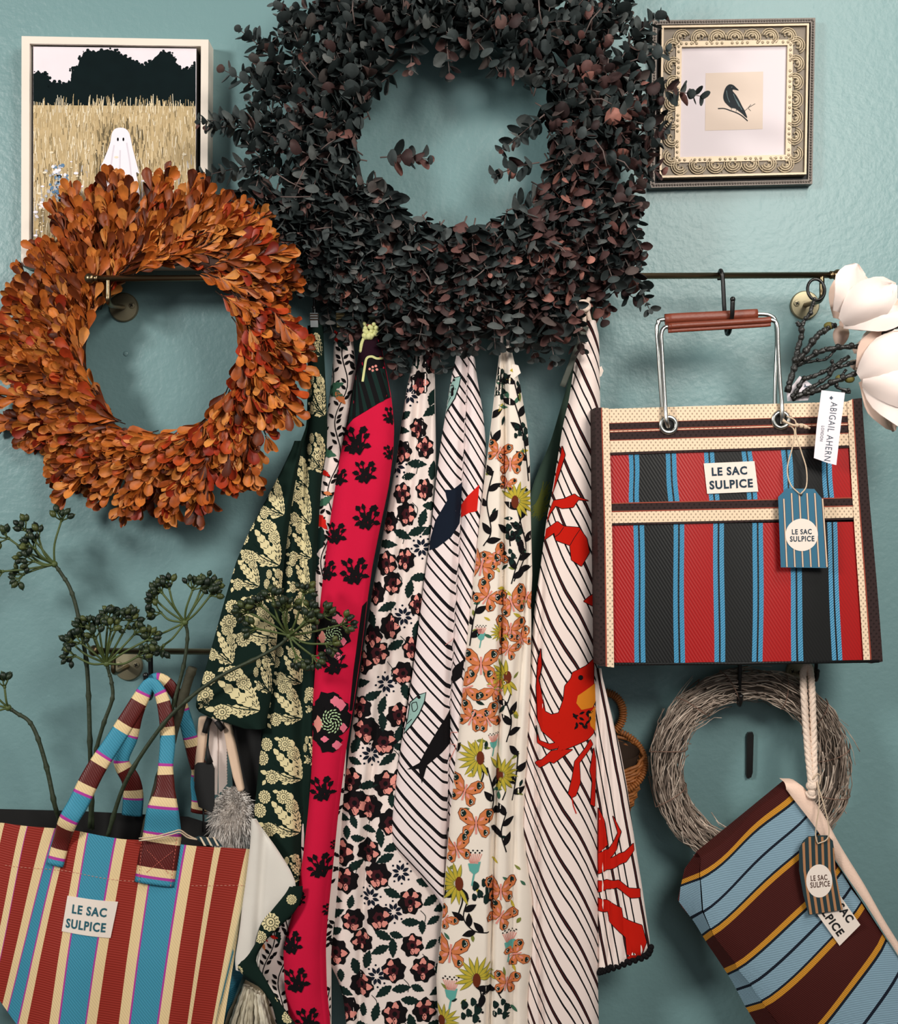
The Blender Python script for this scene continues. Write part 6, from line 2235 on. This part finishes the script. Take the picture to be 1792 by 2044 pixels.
def berry_stem(label, d0, main, node, umbels, r0=4.6):
    """umbels: (angle deg up=90, length, sub rays, spread)"""
    fr = FR(d0)
    root = empty('berry_stem', fr(*main[0][:2]), label, 'berry stem', 'berry stems in the tote')
    mb = MB()
    P = catmull([p if len(p) == 3 else (*p, 0) for p in main + [node]], 8)
    n = len(P)
    mb.tube([fr(*p) for p in P], [r0 * S * (1 - .3 * i / n) * (1 + (.35 if i % 7 == 3 else 0)) for i in range(n)], 7)
    mb.build('stem', M['b_stem'], root)
    mb = MB()
    off = wloc(root)
    nd = np.array((node[0], node[1], node[2] if len(node) > 2 else 0), float)
    mb.ball(fr(*nd), 6.5 * S, n=7, m=5)
    berries = []
    for (ang, L, k, spread, dz) in umbels:
        a = math.radians(ang)
        L *= R6.uniform(.72, 1.08)
        end = nd + np.array((L * math.cos(a), -L * math.sin(a), dz))
        mid = (nd + end) / 2 + np.array((R6.uniform(-6, 6), R6.uniform(-2, 8), 6))
        mb.tube([fr(*p) for p in catmull([nd, mid, end], 5)], [2.6 * S, 2.5 * S] + [2.1 * S] * 9, 5)
        mb.ball(fr(*end), 3.4 * S, n=6, m=4)
        for i in range(k):
            b = a + (i - (k - 1) / 2) * spread / max(1, k - 1) + R6.uniform(-.15, .15)
            l2 = R6.uniform(14, 26)
            e2 = end + np.array((l2 * math.cos(b), -l2 * math.sin(b), R6.uniform(-14, 16)))
            mb.tube([fr(*end), fr(*((end + e2) / 2 + np.array((0, 1.5, 1)))), fr(*e2)], [1.6 * S, 1.4 * S, 1.8 * S], 4)
            berries.append((e2, Vector((math.cos(b), -R6.uniform(-.5, .5), math.sin(b)))))
            if R6.random() < .7:
                c_ = b + R6.choice((-1, 1)) * R6.uniform(.6, 1.1)
                m_ = end * .45 + e2 * .55
                e3 = m_ + np.array((13 * math.cos(c_), -13 * math.sin(c_), R6.uniform(-6, 10)))
                mb.tube([fr(*m_), fr(*e3)], 1.3 * S, 4)
                berries.append((e3, Vector((math.cos(c_), 0, math.sin(c_)))))
    mb.build('stalks', M['b_light'], root)
    for e, v in berries:
        o = bpy.data.objects.new('berry', berry_me)
        COL.objects.link(o)
        o.parent = root
        o.matrix_basis = Matrix.Translation(Vector(fr(*e)) - off) @ Vector((0, 0, 1)).rotation_difference(v).to_matrix().to_4x4() @ Matrix.Scale(R6.uniform(5.6, 8.0) * S, 4)
    return root


berry_stem('tall berry stem with fanned green heads at the left picture edge, below the orange wreath', .075, [(178, 1660, -20), (180, 1510), (177, 1400), (172, 1320), (155, 1225), (140, 1175), (124, 1148)], (110, 1126, 4),
           [(140, 70, 4, 1.6, 10), (160, 66, 4, 1.6, 0), (128, 92, 4, 1.6, 14), (150, 96, 4, 1.5, 6), (118, 64, 3, 1.4, 10), (198, 62, 4, 1.5, 0), (188, 96, 4, 1.7, 8), (80, 108, 5, 1.9, 4), (135, 48, 3, 1.6, 20), (170, 44, 3, 1.5, 14)])
berry_stem('low berry stem with a wide dark head in front of the lower rail end', .1, [(170, 1660, -30), (186, 1520, -10), (205, 1450), (224, 1395), (222, 1360), (218, 1345)], (214, 1324, 4),
           [(150, 92, 5, 1.8, 0), (165, 76, 4, 1.6, 8), (128, 100, 5, 1.8, 8), (112, 108, 5, 1.8, 14), (98, 92, 5, 1.8, 18), (86, 100, 5, 1.8, 10), (72, 106, 5, 1.9, 6), (60, 96, 5, 1.9, 14), (46, 100, 5, 1.8, 6), (30, 92, 4, 1.8, 12), (104, 66, 4, 1.8, 30), (76, 66, 4, 1.8, 30), (14, 84, 4, 1.6, 20), (135, 62, 4, 1.7, 24)], 4.2)
berry_stem('slender berry stem with two round heads beside the green towel', .09, [(300, 1680, -40), (322, 1500, -6), (345, 1410), (366, 1330), (374, 1270)], (370, 1242, 4),
           [(142, 86, 5, 1.7, 4), (126, 100, 5, 1.8, 10), (112, 84, 4, 1.8, 16), (64, 84, 5, 2.0, 4), (56, 100, 5, 2.0, 10), (74, 78, 5, 2.0, 16), (46, 90, 5, 1.9, 8), (158, 66, 3, 1.5, 0), (205, 66, 3, 1.2, 6), (228, 74, 3, 1.3, 10)], 4.2)
berry_stem('bent berry stem cut off by the left picture edge', .09, [(116, 1660, -30), (110, 1610), (95, 1540), (76, 1475), (58, 1440), (34, 1424)], (18, 1412, 4),
           [(120, 44, 3, 1.6, 4), (150, 60, 4, 1.6, 8), (200, 50, 4, 1.6, 0), (95, 40, 3, 1.4, 10)], 4.6)
berry_stem('berry stem leaning across the front of the dark green towel', .128, [(196, 1690, -60), (240, 1570, -40), (310, 1462, -30), (370, 1400, -20), (440, 1350, -8), (520, 1310), (560, 1286)], (578, 1268, 6),
           [(150, 90, 5, 1.8, 4), (132, 96, 5, 1.8, 10), (112, 84, 5, 1.8, 16), (92, 70, 5, 1.8, 20), (70, 84, 5, 1.9, 12), (48, 78, 5, 1.8, 14), (30, 92, 5, 1.8, 8), (12, 100, 5, 1.8, 4), (-12, 80, 4, 1.6, 10), (-40, 66, 4, 1.6, 8), (-70, 56, 3, 1.5, 6), (168, 84, 4, 1.5, 0), (100, 46, 4, 1.8, 26), (40, 44, 4, 1.8, 26)], 4.2)
mb = MB()
sf = FR(.09)
P = catmull([(386, 1332, 6), (372, 1372, 2), (340, 1480, -8), (312, 1570, -18), (280, 1680, -34)], 7)
mb.tube([sf(*p) for p in P], [9 * S * (1.12 if i % 6 == 2 else 1) for i in range(len(P))], 9)
tag(mb.build('cut_branch', mat('green_brown_bark', (58, 56, 40), .8, var=.3, vscale=60, bump=.5, bscale=150)), 'thick cut branch leaning in the tote beside the green towel', 'branch')

# ---------------------------------------------------------------- furry bag with wooden handles behind the tote
fb = empty('fur_bag', FR(.05)(450, 1700), 'grey fur bag with pale wooden handles between the tote and the green towel', 'bag')
FF = FR(.06)
M['pale_wood'] = mat('pale_wood', (232, 200, 172), .55, var=.12, vscale=30, stretch=(6, 6, 1))
zf = lambda x, y: (360 + x / 5.381, 1380 + y / 5.381)
for pts in ([(220, 250), (318, 250), (300, 500), (270, 760), (165, 960), (185, 620)], [(470, 300), (560, 330), (640, 700), (705, 1040), (640, 1060), (585, 900), (520, 600)]):
    mb = MB()
    mb.prism([zf(*p) for p in pts], FF, 8, 26)
    o = mb.build('wooden_handle', M['pale_wood'], fb, smooth=False)
    bv = o.modifiers.new('bevel', 'BEVEL'); bv.width = .003; bv.segments = 3
mb = MB()
mb.prism([zf(*p) for p in [(330, 280), (400, 280), (410, 600), (400, 1100), (350, 1100), (310, 560)]], FF, 2, 8)
tooth = []
for i in range(22):
    y = 300 + i * 32
    tooth += [(500, y), (508, y + 16)]
mb.prism([zf(*p) for p in [(410, 280)] + tooth + [(490, 1010), (415, 1100)]], FF, 0, 5)
mb.build('white_ribbon', M['print_white'], fb, smooth=False)
mb = MB()
mb.prism([zf(*p) for p in [(190, 760), (215, 735), (370, 735), (395, 800), (395, 1180), (370, 1260), (230, 1200), (185, 1000)]], FF, 26, 32)
o = mb.build('black_tag', M['black'], fb, smooth=False)
mb = MB()
mb.tube([FF(*zf(*p), 30) for p in [(320, 560), (330, 650), (345, 735)]], [2 * S, 4 * S, 7 * S], 7)
for pts in ([(345, 265), (318, 330), (296, 415)], [(420, 290), (460, 350), (490, 385)]):
    mb.tube([FF(*zf(*p), 30) for p in pts], 6 * S, 8)
mb.tube([FF(*zf(*p), 24) for p in [(272, 1200), (274, 1330), (268, 1480)]], 2 * S, 6)
mb.build('black_cord', M['black'], fb)['kind'] = 'stuff'
mb = MB()
c_ = (466, 1640)
mb.ball(FF(c_[0], c_[1], -4), 60 * S, n=18, m=12, sc=(.62, .35, 1.0))
mb.build('fur_body', mat('grey_fur_hide', (206, 196, 188), .95), fb)
mb = MB()
R7 = random.Random(4)
for i in range(4200):
    a = R7.uniform(0, math.pi); b = R7.uniform(0, math.pi)
    v = Vector((math.sin(a) * math.cos(b) * .62, -math.sin(a) * math.sin(b) * .35, math.cos(a) * 1.0)) * 58 * S
    p = Vector(FF(c_[0], c_[1], -4)) + v
    nrm = v.normalized()
    L = R7.uniform(12, 26) * S
    tip = p + nrm * L * .6 + Vector((R7.uniform(-.4, .4), -.2, -R7.uniform(.1, .9))) * L
    w = nrm.cross(Vector((R7.uniform(-1, 1), R7.uniform(-1, 1), R7.uniform(-1, 1)))).normalized() * .55 * S
    mb.add([p - w, p + w, (p + tip) / 2 + nrm * L * .15, tip], [(0, 1, 2), (0, 2, 3)], 0)
o = mb.build('fur', leaf_mat('grey_fur', [(0, (190, 180, 172)), (.4, (230, 222, 214)), (1, (246, 240, 234))], .9, .1), fb)
o['kind'] = 'stuff'
# dark bag body behind it
mb = MB()
mb.prism([(452, 1436), (500, 1440), (520, 1460), (516, 1600), (506, 1690), (470, 1690), (462, 1560)], FF, -40, -10)
o = mb.build('dark_side_panel', M['black'], fb, smooth=False)

# ---------------------------------------------------------------- cream fringed throw at the bottom edge
ft = empty('fringed_throw', FR(.075)(500, 2110), 'cream ribbed throw with fringe at the bottom beside the magenta towel', 'throw')
FT = FR(.075)
mt_f = leaf_mat('cream_wool', [(0, (150, 140, 118)), (.35, (206, 196, 172)), (1, (236, 228, 208))], .95, .1)
mb = MB()
for i in range(44):
    t = i / 43
    x0 = 490 + 34 * t; y0 = 1962 + 20 * t
    x1 = 425 + 150 * t; y1 = 2150
    dz = 10 * math.sin(i * 1.7) + 6
    pts = [(x0, y0, dz), (x0 * .72 + x1 * .28 + 2 * math.sin(i), y0 * .72 + y1 * .28 - 4, dz + 12), (x0 * .4 + x1 * .6 + 2 * math.sin(i * 2.3), y0 * .4 + y1 * .6, dz + 12), (x1, y1, dz)]
    P = catmull(pts, 7)
    mb.tube([FT(*p) for p in P], [3.3 * S * (1 + .25 * math.sin(j * 2.2 + i)) for j in range(len(P))], 6)
o = mb.build('fringe', mt_f, ft)
o['kind'] = 'stuff'
mb = MB()
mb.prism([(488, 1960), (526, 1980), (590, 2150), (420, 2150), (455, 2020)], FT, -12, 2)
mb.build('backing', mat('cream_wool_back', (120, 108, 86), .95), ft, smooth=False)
